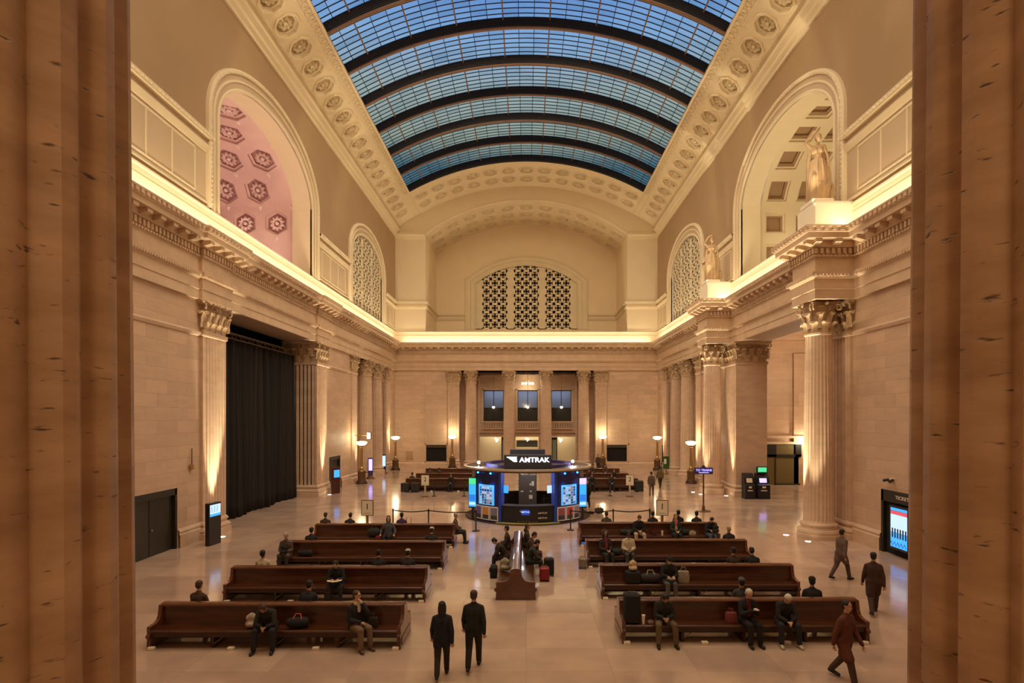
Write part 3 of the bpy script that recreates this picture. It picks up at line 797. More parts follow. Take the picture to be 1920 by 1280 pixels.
# ================================================================== ORDERS
def leaf(mb, P, c, w_, h, curl, mi=0):
    """acanthus leaf; P(t,z,o) maps tangent offset, height, outward offset"""
    rows = [(0, .03, 1.0), (.2, .05, .92), (.42, .06, 1.0), (.62, .09, .90), (.78, .18, 1.0), (.90, .30, .8), (.97, .40, .7), (.92, .47, .5), (.80, .48, .3)]
    rings = []
    for i, (s, o, ww) in enumerate(rows):
        hw = w_/2*ww*(1+(.14 if i % 2 else -.08)); oo = o*curl
        th = .055*curl if i < 7 else .02*curl
        fr = [P(c+x*hw, s*h, oo+q) for x, q in ((-1, -.02), (-.5, th), (0, th*.4), (.5, th), (1, -.02))]
        bk = [P(c+x*hw*.8, s*h, oo-.05) for x in (1, 0, -1)]
        rings.append(fr+bk)
    mb.loft(rings, True, True, mi)
def volute(mb, P, c, z, o, r, mi=0):
    """scroll standing out at a corner"""
    pts = []; rad = []
    for i in range(15):
        a = PI*.9-i*.62; rr = r*(1-i/17)
        pts.append(P(c, z+rr*math.sin(a), o+rr*math.cos(a))); rad.append(r*.26*(1-i/30))
    mb.tube([P(c, z-r*2.2, o-r*2.2), P(c, z-r*1.0, o-r*1.6)]+pts, [r*.2, r*.24]+rad, 5, mi)
def capital_round(r, h):
    mb = MB()
    mb.lathe([(r*1.08, 0), (r*1.1, .03), (r*1.08, .07), (r*.98, .08), (r*.96, h*.3), (r*.98, h*.6), (r*1.12, h*.82), (r*1.2, h*.86)], 24)
    def PP(a0):
        def P(t, z, o): a = a0+t/r; q = r*(1+.12*(z/h)**3)+o; return (q*math.cos(a), q*math.sin(a), z)
        return P
    for k in range(8):
        leaf(mb, PP(k*PI/4), 0, r*.62, h*.38, r*.85)
        def PQ(a0):
            def P(t, z, o): a = a0+t/r; q = r*1.02+o; return (q*math.cos(a), q*math.sin(a), z+h*.16)
            return P
        leaf(mb, PQ(k*PI/4+PI/8), 0, r*.60, h*.50, r*.95)
    for k in range(4):
        a0 = PI/4+k*PI/2
        def PV_(t, z, o): return (math.cos(a0)*(r*1.0+o)-math.sin(a0)*t, math.sin(a0)*(r*1.0+o)+math.cos(a0)*t, z)
        volute(mb, PV_, .07, h*.79, r*.48, h*.115); volute(mb, PV_, -.07, h*.79, r*.48, h*.115)
        a1 = k*PI/2
        def PF(t, z, o): return (math.cos(a1)*(r*1.15+o)-math.sin(a1)*t, math.sin(a1)*(r*1.15+o)+math.cos(a1)*t, z)
        volute(mb, PF, .12, h*.76, .02, h*.075); mb.ellip(PF(0, h*.92, .08), (r*.16, r*.16, r*.16), 8, 6)
    abacus(mb, r*1.62, h); return mb
def abacus(mb, R, h, sq=False):
    rings = []
    for f, z in ((.90, h*.86), (.96, h*.90), (.98, h*.95), (1.0, h*.955), (1.0, h)):
        ring = []
        for k in range(4):
            a = PI/4+k*PI/2
            for j in range(6):
                t = j/6; p0 = Vector((math.cos(a), math.sin(a)))*R*f; p1 = Vector((math.cos(a+PI/2), math.sin(a+PI/2)))*R*f
                p = p0.lerp(p1, t); dn = (p0+p1).normalized(); p -= dn*(0 if sq else R*.16*math.sin(PI*t)); ring.append((p.x, p.y, z))
        rings.append(ring)
    mb.loft(rings, True, True)
def capital_square(hx, hy, h):
    mb = MB()
    mb.loft([[(x*hx*f, y*hy*f, z) for x, y in ((-1, -1), (1, -1), (1, 1), (-1, 1))] for f, z in ((1.06, 0), (1.06, .07), (.99, .08), (.98, h*.6), (1.06, h*.84), (1.1, h*.86))], True, True)
    for (nx, ny, L) in ((1, 0, hy), (-1, 0, hy), (0, 1, hx), (0, -1, hx)):
        base = hx if nx else hy
        for row, (hh, z0, off) in enumerate(((h*.36, 0, 0), (h*.52, h*.16, .5))):
            n = 4 if L > .8 else 3
            for k in range(n+(0 if row == 0 else 1)):
                c = -L+2*L*(k+.5-(off))/n
                def P(t, z, o): q = base*(.99+.05*(z/h))+o; return (nx*q-ny*t, ny*q+nx*t, z+z0)
                leaf(mb, P, max(-L*.98, min(L*.98, c)), 2*L/n*.78, hh, .50)
        def PF(t, z, o): return (nx*(base+o)-ny*t, ny*(base+o)+nx*t, z)
        for t in (-.12, .12): volute(mb, PF, t, h*.77, .10, h*.085)
        mb.ellip(PF(0, h*.92, .12), (.1, .1, .1), 8, 6)
    for sx_ in (-1, 1):
        for sy_ in (-1, 1):
            def PC(t, z, o): k = .7071; return (sx_*(hx+o*k)-sy_*t*k, sy_*(hy+o*k)+sx_*t*k, z)
            volute(mb, PC, .06, h*.80, .16, h*.12)
    mb.loft([[(x*(hx+q), y*(hy+q), z) for x, y in ((-1, -1), (1, -1), (1, 1), (-1, 1))] for q, z in ((.12, h*.86), (.2, h*.92), (.24, h*.95), (.26, h))], True, True)
    return mb
def shaft_round(r0, r1, z0, z1, flutes=24):
    mb = MB(); rings = []
    seg = flutes*6
    for i in range(9):
        t = i/8; z = z0+(z1-z0)*t; r = r0-(r0-r1)*(t**1.6)
        ring = []
        for j in range(seg):
            k = j % 6; dep = (0, 0, .62, 1.0, .62, 0)[k] if .0 < 1 else 0
            ring.append(((r-dep*r*.062)*math.cos(2*PI*(j+(.25 if k == 0 else (-.25 if k == 1 else 0)))/seg), (r-dep*r*.062)*math.sin(2*PI*(j+(.25 if k == 0 else (-.25 if k == 1 else 0)))/seg), z))
        rings.append(ring)
    def plain(r, z): return [(r*math.cos(2*PI*j/seg), r*math.sin(2*PI*j/seg), z) for j in range(seg)]
    rings = [plain(r0*1.06, z0-.12), plain(r0*1.0, z0-.02)]+rings+[plain(r1, z1+.06), plain(r1*1.08, z1+.10), plain(r1*1.08, z1+.16)]
    mb.loft(rings, True, True); return mb
def base_round(r):
    mb = MB()
    mb.lathe([(r*1.42, 0), (r*1.42, .20), (r*1.36, .22), (r*1.40, .30), (r*1.36, .40), (r*1.20, .43), (r*1.14, .52), (r*1.20, .57), (r*1.24, .64), (r*1.18, .70), (r*1.08, .73)], 40); return mb
CAPH = 1.48
col0 = empty('column', (13.8, 26.7, 0), 0, 'near freestanding fluted stone column before the right wall, under the larger statue', 'column')
base_round(.66).build('base', 'stone', col0, 30); shaft_round(.66, .57, .82, 9.38).build('shaft', 'stone', col0, 40)
cp = capital_round(.58, CAPH).build('capital', 'cap_gold', col0, 50); cp.location = (0, 0, 9.52)
copy_tree(col0, None, (13.8, 42.05, 0), 0, 'far freestanding fluted stone column before the right wall, beside the train sign')
# columns of the far bays and of the end loggia (one shared set of meshes)
for x, y, lab in ((-6.35, 64.75, 'fluted round column left of the balcony windows on the end wall'), (-2.0, 64.75, 'fluted round column between left and centre balcony windows'),
                  (2.25, 64.75, 'fluted round column between centre and right balcony windows'), (6.55, 64.75, 'fluted round column right of the balcony windows on the end wall'),
                  (-15.1, 53.0, 'nearer round column in the far bay of the left wall'), (-15.1, 56.7, 'farther round column in the far bay of the left wall'),
                  (15.1, 53.0, 'nearer round column in the far bay of the right wall'), (15.1, 56.7, 'farther round column in the far bay of the right wall')):
    copy_tree(col0, None, (x, y, 0), 0, lab)
def fluted_face(n, L, base, dep=.06):
    """plan points of a fluted side from -L to L"""
    pts = [(-L, base)]; m = .14; step = (2*L-2*m)/n
    for k in range(n):
        a = -L+m+step*k
        for t, d in ((.12, 0), (.25, .7), (.5, 1), (.75, .7), (.88, 0)): pts.append((a+step*t, base-d*dep))
    return pts
def pier(name, cx, cy, hx, hy, label, n=7, mats=('stone', 'cap_gold'), nx=None):
    r = empty(name, (cx, cy, 0), 0, label, 'pier')
    plan = []
    for (ux, uy, L, b, nn) in ((0, -1, hx, hy, n if nx is None else nx), (1, 0, hy, hx, n), (0, 1, hx, hy, n if nx is None else nx), (-1, 0, hy, hx, n)):
        for t, q in (fluted_face(nn, L, b) if nn else [(-L, b)]): plan.append((ux*q-uy*t, uy*q+ux*t))
    mb = MB(); mb.loft([[(x, y, z) for x, y in plan] for z in (.82, 9.40)], True, True); mb.build('shaft', mats[0], r)
    mb = MB()
    rect = [(-hx, -hy), (hx, -hy), (hx, hy), (-hx, hy)]
    sweep(mb, rect, [(.18, 0), (.18, .28), (.13, .30), (.17, .40), (.12, .50), (.05, .54), (.03, .62), (.09, .68), (.07, .76), (0, .84)], -1, closed=True)
    mb.box(-hx, hx, -hy, hy, 0, .83)
    mb.build('base', mats[0], r)
    mb = MB(); sweep(mb, rect, [(0, 9.36), (.06, 9.40), (.06, 9.50), (0, 9.54)], -1, closed=True); mb.box(-hx, hx, -hy, hy, 9.38, 9.56); mb.build('neck_ring', mats[0], r)
    c = capital_square(hx, hy, CAPH).build('capital', mats[1], r, 50); c.location = (0, 0, 9.52)
    return r
pier('pier', -15.95, 26.95, 1.1, 1.0, 'fluted square pier at the near edge of the black curtain opening')
pier('pier', -15.95, 41.1, 1.1, 1.0, 'fluted square pier at the far edge of the black curtain opening')
pier('pier', 15.95, 26.95, 1.1, 1.0, 'fluted square pier behind the near freestanding column')
pier('pier', 15.95, 41.1, 1.1, 1.05, 'fluted square pier behind the far freestanding column, beside ticket machines', nx=0)
for x, lab in ((-8.3, 'flat fluted pilaster at the left end of the end wall loggia'), (8.5, 'flat fluted pilaster at the right end of the end wall loggia')):
    pier('pilaster', x, 64.75, .62, .35, lab, 3, nx=5)
for s, nm in ((-1, 'left'), (1, 'right')):
    pier('pilaster', s*15.25, 48.9, .4, .7, 'fluted pilaster at the near edge of the far %s bay' % nm, 5, nx=3)
    pier('pilaster', s*15.25, 60.7, .4, .7, 'fluted pilaster at the far edge of the far %s bay' % nm, 5, nx=3)
# giant foreground columns framing the view
for s, lab in ((-1, 'huge brown travertine column cut by the left edge of the picture'), (1, 'huge brown travertine column cut by the right edge of the picture')):
    r = empty('column', (2.285 if s > 0 else -2.325, 1.92, 0), 0, lab, 'column')
    sh = shaft_round(.84, .74, .82, 13.3); o = sh.build('shaft', 'travertine', r, 40); o.rotation_euler = (0, 0, .05*s)
    base_round(.86).build('base', 'travertine', r, 30)
# wall mouldings: plinth and string course level with the capital necks
for i, (fm, rng) in enumerate(((mapL, ((Y0, 21.1), (24.3, 25.9), (42.1, 43.0), (45.6, 48.2), (61.4, D))), (mapR, ((Y0, 21.1), (23.85, 25.9), (42.1, 48.2), (62.6, D))))):
    mb = MB()
    for a, b in rng: mb.loft([[fm(t, z, q) for q, z in ((.12, 0), (.12, .55), (.08, .6), (.1, .7), (.03, .8), (0, .82))] for t in (a, b)], False)
    struct(mb.build('baseboard_'+('left', 'right')[i], 'stone'), 'stone plinth moulding')
    mb = MB()
    for a, b in ((Y0, 25.9), (42.1, 48.2)): mb.loft([[fm(t, z, q) for q, z in ((0, 9.35), (.06, 9.38), (.10, 9.5), (.04, 9.58), (0, 9.6))] for t in (a, b)], False)
    struct(mb.build('trim_%d' % (7+i), 'stone'), 'stone string course')
mb = MB()
for a, b in ((-W, -8.95), (9.15, W)): mb.loft([[(t, D-q, z) for q, z in ((.12, 0), (.12, .42), (.08, .46), (.03, .52), (0, .54))] for t in (a, b)], False)
for x in (-11.52, 11.52): mb.box(x-.05, x+.05, D-.05, D, .5, 12.9)
struct(mb.build('baseboard_end', 'stone'))
# pedestals and statues above the free columns
for y, lab in ((26.7, 'white stepped statue pedestal above the near column'), (42.05, 'white stepped statue pedestal above the far column')):
    r = empty('pedestal', (14.1, y, 14.13), 0, lab, 'pedestal')
    mb = MB(); mb.cbox(-.9, .9, -.85, .85, 0, 1.35, .02); mb.cbox(-.85, .9, -.80, .80, 1.35, 1.42, .01); mb.build('plinth', 'white_plaster', r)
    mb = MB(); mb.cbox(-.88, .1, -.62, .62, 1.42, 1.62, .02); mb.build('cap_block', 'white_plaster', r)
# ================================================================== LOGGIA AT THE END WALL
fG = mapE(D+2.6)
tops = [Arch(-5.1, -2.7, 5.2, 8.9), Arch(-1.05, 1.35, 5.2, 8.9), Arch(2.95, 5.35, 5.2, 8.9)]
bots = [Arch(-5.6, -2.5, 0, 3.35), Arch(-1.3, 1.45, 0, 3.35), Arch(2.75, 5.85, 0, 3.35)]
mb = MB(); wall(mb, fG, -7.75, 7.9, 0, 11.0, tops+bots)
for o in tops+bots: reveal(mb, fG, o, .5, 0, bottom=o.zb > 0)
mb.quad((-7.75, D, 11.0), (7.9, D, 11.0), (7.9, D+2.6, 11.0), (-7.75, D+2.6, 11.0))
struct(mb.build('wall_loggia', 'stone_x'), 'recessed wall behind the end columns with windows and balconies')
mb = MB()                                   # framed surround, mouldings and brackets
for x0, x1 in ((-5.75, -5.55), (5.8, 6.0)): mb.box(x0, x1, D+2.35, D+2.6, 0, 10.8)
mb.box(-5.75, 6.0, D+2.35, D+2.6, 10.5, 10.75); mb.box(-5.9, 6.1, D+2.3, D+2.6, 3.85, 4.15); mb.box(-5.9, 6.1, D+2.2, D+2.6, 4.15, 4.28)
for o in tops:
    for x0, x1, z0, z1 in ((o.a0-.15, o.a0, 5.2, 9.05), (o.a1, o.a1+.15, 5.2, 9.05), (o.a0-.15, o.a1+.15, 8.9, 9.05)): mb.box(x0, x1, D+2.5, D+2.6, z0, z1)
struct(mb.build('trim_9', 'stone'), 'stone frame around the balcony windows')
rooms = MB()
for o in tops:
    rooms.box(o.a0-.4, o.a1+.4, D+5.6, D+5.7, 4.5, 9.4)
struct(rooms.build('wall_room', mat('room_grey', (.30, .33, .38), .6)))
mb = MB(); mb.box(-7, 7.5, D+3.1, D+5.7, 4.3, 4.5); mb.box(-7, 7.5, D+3.1, D+5.7, 9.4, 9.5)
for x in (-7, -1.9, 2.15, 7.4): mb.box(x, x+.1, D+3.1, D+5.7, 0, 9.4)
struct(mb.build('wall_partition', 'tan'))
mb = MB(); mb.box(-7, 7.5, D+5.5, D+5.7, 0, 4.3)
struct(mb.build('wall_lobby', 'cream'))
area('room_light', (.15, D+4.4, 9.2), (0, 0, 0), 11, 1.4, 190, (.62, .72, .95))
area('lobby_light', (.15, D+4.3, 4.15), (0, 0, 0), 11, 1.4, 260, WARM)
mat('window_glass', (.5, .6, .7), .08, spec=.6); MATS['window_glass'].node_tree.nodes['Principled BSDF'].inputs['Transmission Weight'].default_value = .0
def alpha_glass(name, col, a):
    m = bpy.data.materials.new(name); m.use_nodes = True; n = m.node_tree; n.nodes.clear()
    out = n.nodes.new('ShaderNodeOutputMaterial'); mx = n.nodes.new('ShaderNodeMixShader'); t = n.nodes.new('ShaderNodeBsdfTransparent'); g = n.nodes.new('ShaderNodeBsdfGlossy')
    t.inputs[0].default_value = (*col, 1); g.inputs['Roughness'].default_value = .04; mx.inputs[0].default_value = a
    n.links.new(t.outputs[0], mx.inputs[1]); n.links.new(g.outputs[0], mx.inputs[2]); n.links.new(mx.outputs[0], out.inputs[0]); MATS[name] = m
alpha_glass('clear_glass', (.85, .9, .95), .08)
for i, (o, nm) in enumerate(zip(tops, ('left', 'centre', 'right'))):
    mb = MB(); y = D+2.85
    mb.quad((o.a0, y, 6.8), (o.a1, y, 6.8), (o.a1, y, 8.9), (o.a0, y, 8.9))
    wn = mb.build('window_%d' % (5+i), 'clear_glass'); struct(wn, nm+' balcony window of the end wall')
    mb = MB(); c = (o.a0+o.a1)/2
    for x0, x1 in ((o.a0, o.a0+.07), (c-.04, c+.04), (o.a1-.07, o.a1)): mb.box(x0, x1, y-.05, y+.05, 5.2, 8.9)
    mb.box(o.a0, o.a1, y-.05, y+.05, 8.8, 8.9); mb.box(o.a0, o.a1, y-.06, y+.06, 6.7, 6.82)
    mb.build('window_frame', 'black_metal', wn)
    mb = MB(); mb.box(o.a0, o.a1, y+.05, y+.12, 5.2, 6.72); mb.build('dark_panel', 'black_metal', wn)
    # balustrade in front of the window
    b = empty('balustrade', (c, D+2.1, 4.28), 0, '%s stone balustrade below the %s end window' % (('Left', 'Middle', 'Right')[i].lower(), nm), 'balustrade')
    mb = MB(); hw = (o.a1-o.a0)/2+.1
    mb.box(-hw, hw, -.16, .16, .80, .92); mb.build('rail', 'stone', b); mb = MB(); mb.box(-hw, hw, -.16, .16, 0, .12)
    mb.build('plinth', 'stone', b)
    pr = [(.05, .12), (.09, .16), (.10, .28), (.05, .46), (.045, .62), (.08, .72), (.07, .80)]
    bl = MB(); bl.lathe(pr, 10); me = bl.mesh('baluster', 'stone', 40)
    for k in range(9):
        q = bpy.data.objects.new('baluster', me); COL.objects.link(q); q.parent = b; q.location = (-hw+.15+(2*hw-.3)*k/8, 0, 0)
    # small globe light hanging before the window
    g = empty('globe_lamp', (c, D+2.3, 6.85), 0, 'small white globe light before the %s end window' % nm, 'lamp', 'globe lights of the balcony windows')
    mb = MB(); mb.ellip((0, 0, 0), (.15, .15, .13), 12, 8); mb.build('globe', 'lamp_glow', g, 60); mb = MB(); mb.tube([(0, 0, .12), (0, 0, 3.8)], .012, 6); mb.build('cord', 'black_metal', g)
# ring chandelier hanging in the centre bay, plus lobby pendants
def ring_chandelier(loc, R, label, n=10, s=1.0):
    r = empty('chandelier', loc, 0, label, 'chandelier'); mb = MB()
    for k in range(n):
        a = 2*PI*k/n; mb.ellip((R*math.cos(a), R*math.sin(a), 0), (.10*s, .10*s, .14*s), 8, 6)
    mb.build('glass_shades', 'lamp_glow', r, 60)
    mb = MB(); mb.tube([(R*math.cos(2*PI*k/24), R*math.sin(2*PI*k/24), -.15*s) for k in range(25)], .03*s, 6)
    for k in range(5): a = 2*PI*k/5; mb.tube([(R*math.cos(a), R*math.sin(a), -.1*s), (.03*math.cos(a), .03*math.sin(a), .75*s)], .012, 5)
    mb.tube([(0, 0, .7*s), (0, 0, 1.1*s)], .03, 6); mb.build('ring', 'brass', r); return r
ring_chandelier((.15, D+1.3, 9.6), .62, 'ring chandelier with glowing shades hanging before the centre end window')
point('chandelier_light', (.15, D+1.3, 9.3), 70, .3)
for x, z, lab in ((-3.6, 3.1, 'glowing pendant in the left lobby opening'), (.1, 3.1, 'glowing pendant in the centre lobby opening'), (4.1, 3.1, 'glowing pendant in the right lobby opening')):
    r = empty('pendant_lamp', (x, D+3.6, z), 0, lab, 'lamp'); mb = MB()
    for dx, dz in ((-.12, .0), (.12, -.12), (0, -.3)): mb.ellip((dx, 0, dz), (.11, .11, .12), 10, 7)
    mb.build('shade', 'lamp_glow', r, 60); mb = MB(); mb.tube([(0, 0, 0), (0, 0, 1.1)], .015, 6); mb.build('cord', 'brass', r)
for x0, x1, lab, n_ in ((-3.0, -2.35, 'narrow green-glass lobby door left of the kiosk sign', 5), (3.0, 3.7, 'narrow green-glass lobby door right of the kiosk sign', 6)):
    o = MB(); o.box(x0, x1, D+3.15, D+3.25, 0, 3.3); dd = o.build('door_%d' % n_, 'black_metal'); struct(dd, lab)
    o = MB(); o.box(x0+.12, x1-.12, D+3.12, D+3.16, .4, 3.0); o.build('glass', mat('green_glass', (.25, .36, .27), .2), dd)
o = MB(); o.box(-1.2, 1.35, D+3.5, D+3.7, 2.1, 2.9); dd = o.build('trim_10', mat('dark_green', (.10, .12, .10), .4)); struct(dd)

# dark windows of the end wall with frames, and wall plaques
for i, (o, lab) in enumerate(zip(winE, ('left', 'right'))):
    mb = MB(); mb.box(o.a0, o.a1, D+.2, D+.25, o.zb, o.zs); wn = mb.build('window_%d' % (8+i), 'black_gap'); struct(wn, lab+' dark low window of the end wall')
    mb = MB()
    for x0, x1, z0, z1 in ((o.a0-.12, o.a0+.02, .5, 2.67), (o.a1-.02, o.a1+.12, .5, 2.67), (o.a0-.12, o.a1+.12, 2.53, 2.67), (o.a0-.12, o.a1+.12, .48, .62)): mb.box(x0, x1, D-.06, D+.2, z0, z1)
    mb.build('window_frame', 'stone', wn); mb = MB(); mb.box(o.a0, o.a1, D+.02, D+.2, o.zs-.35, o.zs); mb.build('blind', mat('blind', (.05, .035, .02), .6), wn)
pl = MB(); pl.cbox(-.4, .4, -.05, .03, 0, .95, .02); q = pl.build('wall_plaque', mat('plaque', (.45, .29, .16), .4)); q.location = (-13.35, D-.03, .85); tag(q, 'small bronze plaque on the left part of the end wall', 'plaque')

# doors
def door_at(n, fm, a0, a1, h, label, frame='black_metal'):
    mb = MB(); mb.prism([(a0, 0), (a1, 0), (a1, h), (a0, h)], fm, -.22, -.30); d = mb.build('door_%d' % n, frame); struct(d, label)
    mb = MB()
    for p in (((a0, 0), (a0+.12, 0), (a0+.12, h), (a0, h)), ((a1-.12, 0), (a1, 0), (a1, h), (a1-.12, h)), ((a0, h-.28), (a1, h-.28), (a1, h), (a0, h))): mb.prism(list(p), fm, -.02, -.22)
    mb.build('door_frame', 'black_metal', d)
    c = (a0+a1)/2
    mb = MB()
    for l, r in ((a0+.14, c-.02), (c+.02, a1-.14)): mb.prism([(l, .02), (r, .02), (r, h-.30), (l, h-.30)], fm, -.16, -.22)
    mb.build('door_leaf', mat('door_dark', (.028, .022, .014), .4), d)
    mb = MB(); p = fm(c+.12, 1.05, -.12); mb.ellip(p, (.045, .045, .045), 8, 6); mb.build('door_knob', 'brass', d)
    return d
door_at(1, mapL, 21.1, 24.3, 2.6, 'black double door in the left wall')
door_at(2, mapL, 43.0, 45.6, 2.6, 'dark door far along the left wall')
door_at(4, mapR, 60.6, 62.6, 2.6, 'dark door at the far end of the right wall')
# ticket office entrance with display screen
mb = MB(); mb.box(15.10, 15.3, 21.1, 23.85, 0, 2.6); tk = mb.build('door_3', 'black_gap'); struct(tk, 'black ticket office entrance in the right wall')
fr = MB()
for p in (((21.1, 0), (21.2, 0), (21.2, 2.6), (21.1, 2.6)), ((23.7, 0), (23.85, 0), (23.85, 2.6), (23.7, 2.6)), ((21.1, 2.15), (23.85, 2.15), (23.85, 2.62), (21.1, 2.62))): fr.prism(list(p), mapR, .04, -.1)
fr.build('door_frame', 'black_metal', tk)
def textobj(s, size, name, matn, parent, loc, rot, ext=.006, sx_=1, al='CENTER'):
    cu = bpy.data.curves.new(name, 'FONT'); cu.body = s; cu.size = size; cu.extrude = ext; cu.align_x = al; cu.align_y = 'CENTER'; cu.offset = .004*size
    tmp = bpy.data.objects.new(name, cu); COL.objects.link(tmp); bpy.context.view_layer.update()
    me = bpy.data.meshes.new_from_object(tmp.evaluated_get(bpy.context.evaluated_depsgraph_get())); bpy.data.objects.remove(tmp)
    me.materials.clear(); me.materials.append(MATS[matn]); o = bpy.data.objects.new(name, me); COL.objects.link(o)
    o.parent = parent; o.location = loc; o.rotation_euler = rot; o.scale = (sx_, 1, 1); return o
RX = (PI/2, 0, 0)
textobj('TICKETS', .20, 'lettering', 'paper', tk, (14.955, 22.45, 2.38), (PI/2, 0, -PI/2), sx_=1.25)
ts = empty('display_screen', (14.88, 22.55, 0), 0, 'tall bright display screen in the black ticket office entrance', 'screen')
mb = MB(); mb.cbox(-.02, .12, -.62, .62, .30, 2.06, .015); mb.build('casing', 'black_metal', ts)
mb = MB(); mb.quad((-.03, -.50, 1.0), (-.03, .50, 1.0), (-.03, .50, 1.72), (-.03, -.50, 1.72)); mb.build('screen', 'screen_pale', ts)
mb = MB(); mb.quad((-.03, -.50, 1.73), (-.03, .50, 1.73), (-.03, .50, 1.86), (-.03, -.50, 1.86)); mb.build('red_banner', 'screen_red', ts)
mb = MB(); mb.quad((-.03, -.50, 1.87), (-.03, .50, 1.87), (-.03, .50, 1.98), (-.03, -.50, 1.98)); mb.build('blue_banner', 'screen_cyan', ts)
mb = MB(); mb.quad((-.03, -.50, .40), (-.03, .50, .40), (-.03, .50, .99), (-.03, -.50, .99)); mb.build('lower_picture', 'screen_cyan', ts)
mb = MB()
for k in range(6): mb.box(-.036, -.031, -.46+k*.16, -.38+k*.16, .78, 1.16)
for k in range(5): mb.tube([(-.034, -.45+k*.2, .45), (-.034, -.35+k*.2, .62), (-.034, -.28+k*.2, .50)], .012, 4)
mb.build('skyline_picture', 'navy', ts)
cm = empty('security_camera', (14.97, 23.15, 3.05), 0, 'small twin security camera above the ticket office entrance', 'camera')
mb = MB(); mb.box(-.05, .03, -.12, .12, -.04, .06); mb.build('bracket', 'paper', cm)
for s in (-1, 1): mb = MB(); mb.tube([(-.04, s*.12, .02), (-.24, s*.22, -.03)], .06, 10); mb.build('lens_housing', 'ink', cm)
# wall mounted fixture and pipe by the near left pier
wf = empty('wall_speaker', (-14.93, 25.2, 3.3), 0, 'small brass wall fixture beside the near left pier', 'wall fixture')
mb = MB(); mb.cbox(-.06, .06, -.1, .1, 0, .22, .01); mb.build('box', 'brass', wf); mb = MB(); mb.tube([(.02, 0, .22), (.02, 0, .95)], .02, 6); mb.build('pipe', 'bronze', wf)

# ------------------------------------------------------------------ black curtain with truss
cu = MB(); rows = 14; n = 220; y0, y1 = 27.96, 40.04; ring = []
rr = random.Random(3); ph = [rr.random()*6.3 for _ in range(6)]
for i in range(rows+1):
    z = .02+(9.95-.02)*i/rows; r = []
    for j in range(n+1):
        y = y0+(y1-y0)*j/n; u = y*1.0
        fold = .10*math.sin(u*9+ph[0]+.4*math.sin(z*.3))+.06*math.sin(u*15.3+ph[1]+z*.12)+.05*math.sin(u*23+ph[2])+.16*math.sin(u*1.7+ph[3])*(1-i/rows)
        r.append((-16.45+fold, y, z-(.0 if i else .02*math.sin(u*5))))
    ring.append(r)
cu.loft(ring, False); co = cu.build('curtain', 'curtain', None, 60); sm = co.modifiers.new('thick', 'SOLIDIFY'); sm.thickness = .03
tag(co, 'huge black curtain closing the left side opening', 'curtain')
tr = empty('curtain_truss', (-16.42, 34, 10.15), 0, 'grey metal truss carrying the black curtain', 'truss')
mb = MB()
for dx, dz in ((-.12, -.15), (.12, -.15), (-.12, .15), (.12, .15)): mb.tube([(dx, -6.05, dz), (dx, 6.05, dz)], .03, 6)
mb.build('rails', 'truss_grey' if 'truss_grey' in MATS else mat('truss_grey', (.20, .15, .11), .4, .7), tr)
mb = MB()
for k in range(24):
    a = -6+k*.5; s = 1 if k % 2 else -1
    mb.tube([(.12, a, -.15*s), (.12, a+.5, .15*s)], .015, 5); mb.tube([(-.12, a, -.15*s), (-.12, a+.5, .15*s)], .015, 5)
mb.build('lacing', 'truss_grey', tr)

# ------------------------------------------------------------------ standing lamps
def torchiere(loc, label):
    r = empty('floor_lamp', loc, 0, label, 'lamp', None)
    mb = MB(); mb.lathe([(.50, 0), (.50, .10), (.44, .14), (.40, .26)], 8); mb.build('foot', 'wood_dark', r)
    mb = MB(); mb.lathe([(.36, .26), (.34, .34), (.34, .95), (.36, 1.0), (.38, 1.06), (.28, 1.12), (.22, 1.18)], 8); mb.build('pedestal', 'bronze', r)
    mb = MB(); mb.lathe([(.22, 1.18), (.15, 1.24), (.22, 1.32), (.15, 1.42), (.14, 1.6), (.125, 2.2), (.10, 3.0), (.14, 3.06), (.10, 3.12), (.2, 3.2), (.22, 3.26)], 16); mb.build('shaft', 'brass', r, 40)
    mb = MB(); mb.lathe([(.18, 3.26), (.34, 3.34), (.44, 3.46), (.47, 3.54), (.44, 3.56), (.2, 3.60), (.0, 3.62)], 24, caps=False); mb.build('bowl', 'lamp_glow', r, 50)
    mb = MB(); mb.tube([(.47*math.cos(2*PI*k/24), .47*math.sin(2*PI*k/24), 3.54) for k in range(25)], .02, 5); mb.tube([(0, 0, 3.6), (0, 0, 3.72)], [.04, .01], 6); mb.build('rim', 'brass', r)
    return r
T0 = None
for x, y, lab in ((-14.05, 48.2, 'tall bowl lamp nearest on the left, by the far left bay'), (-14.1, 60.9, 'tall bowl lamp in the far left corner of the hall'),
                  (-8.35, 63.7, 'tall bowl lamp left of the end wall columns'), (8.6, 63.7, 'tall bowl lamp right of the end wall columns'),
                  (14.1, 60.9, 'tall bowl lamp in the far right corner of the hall'), (14.1, 48.4, 'tall bowl lamp nearest on the right, left of the train sign')):
    if T0 is None: T0 = torchiere((x, y, 0), lab)
    else: copy_tree(T0, None, (x, y, 0), 0, lab)
    point('lamp_light', (x, y, 3.95), 70, .25, (1, .86, .50))

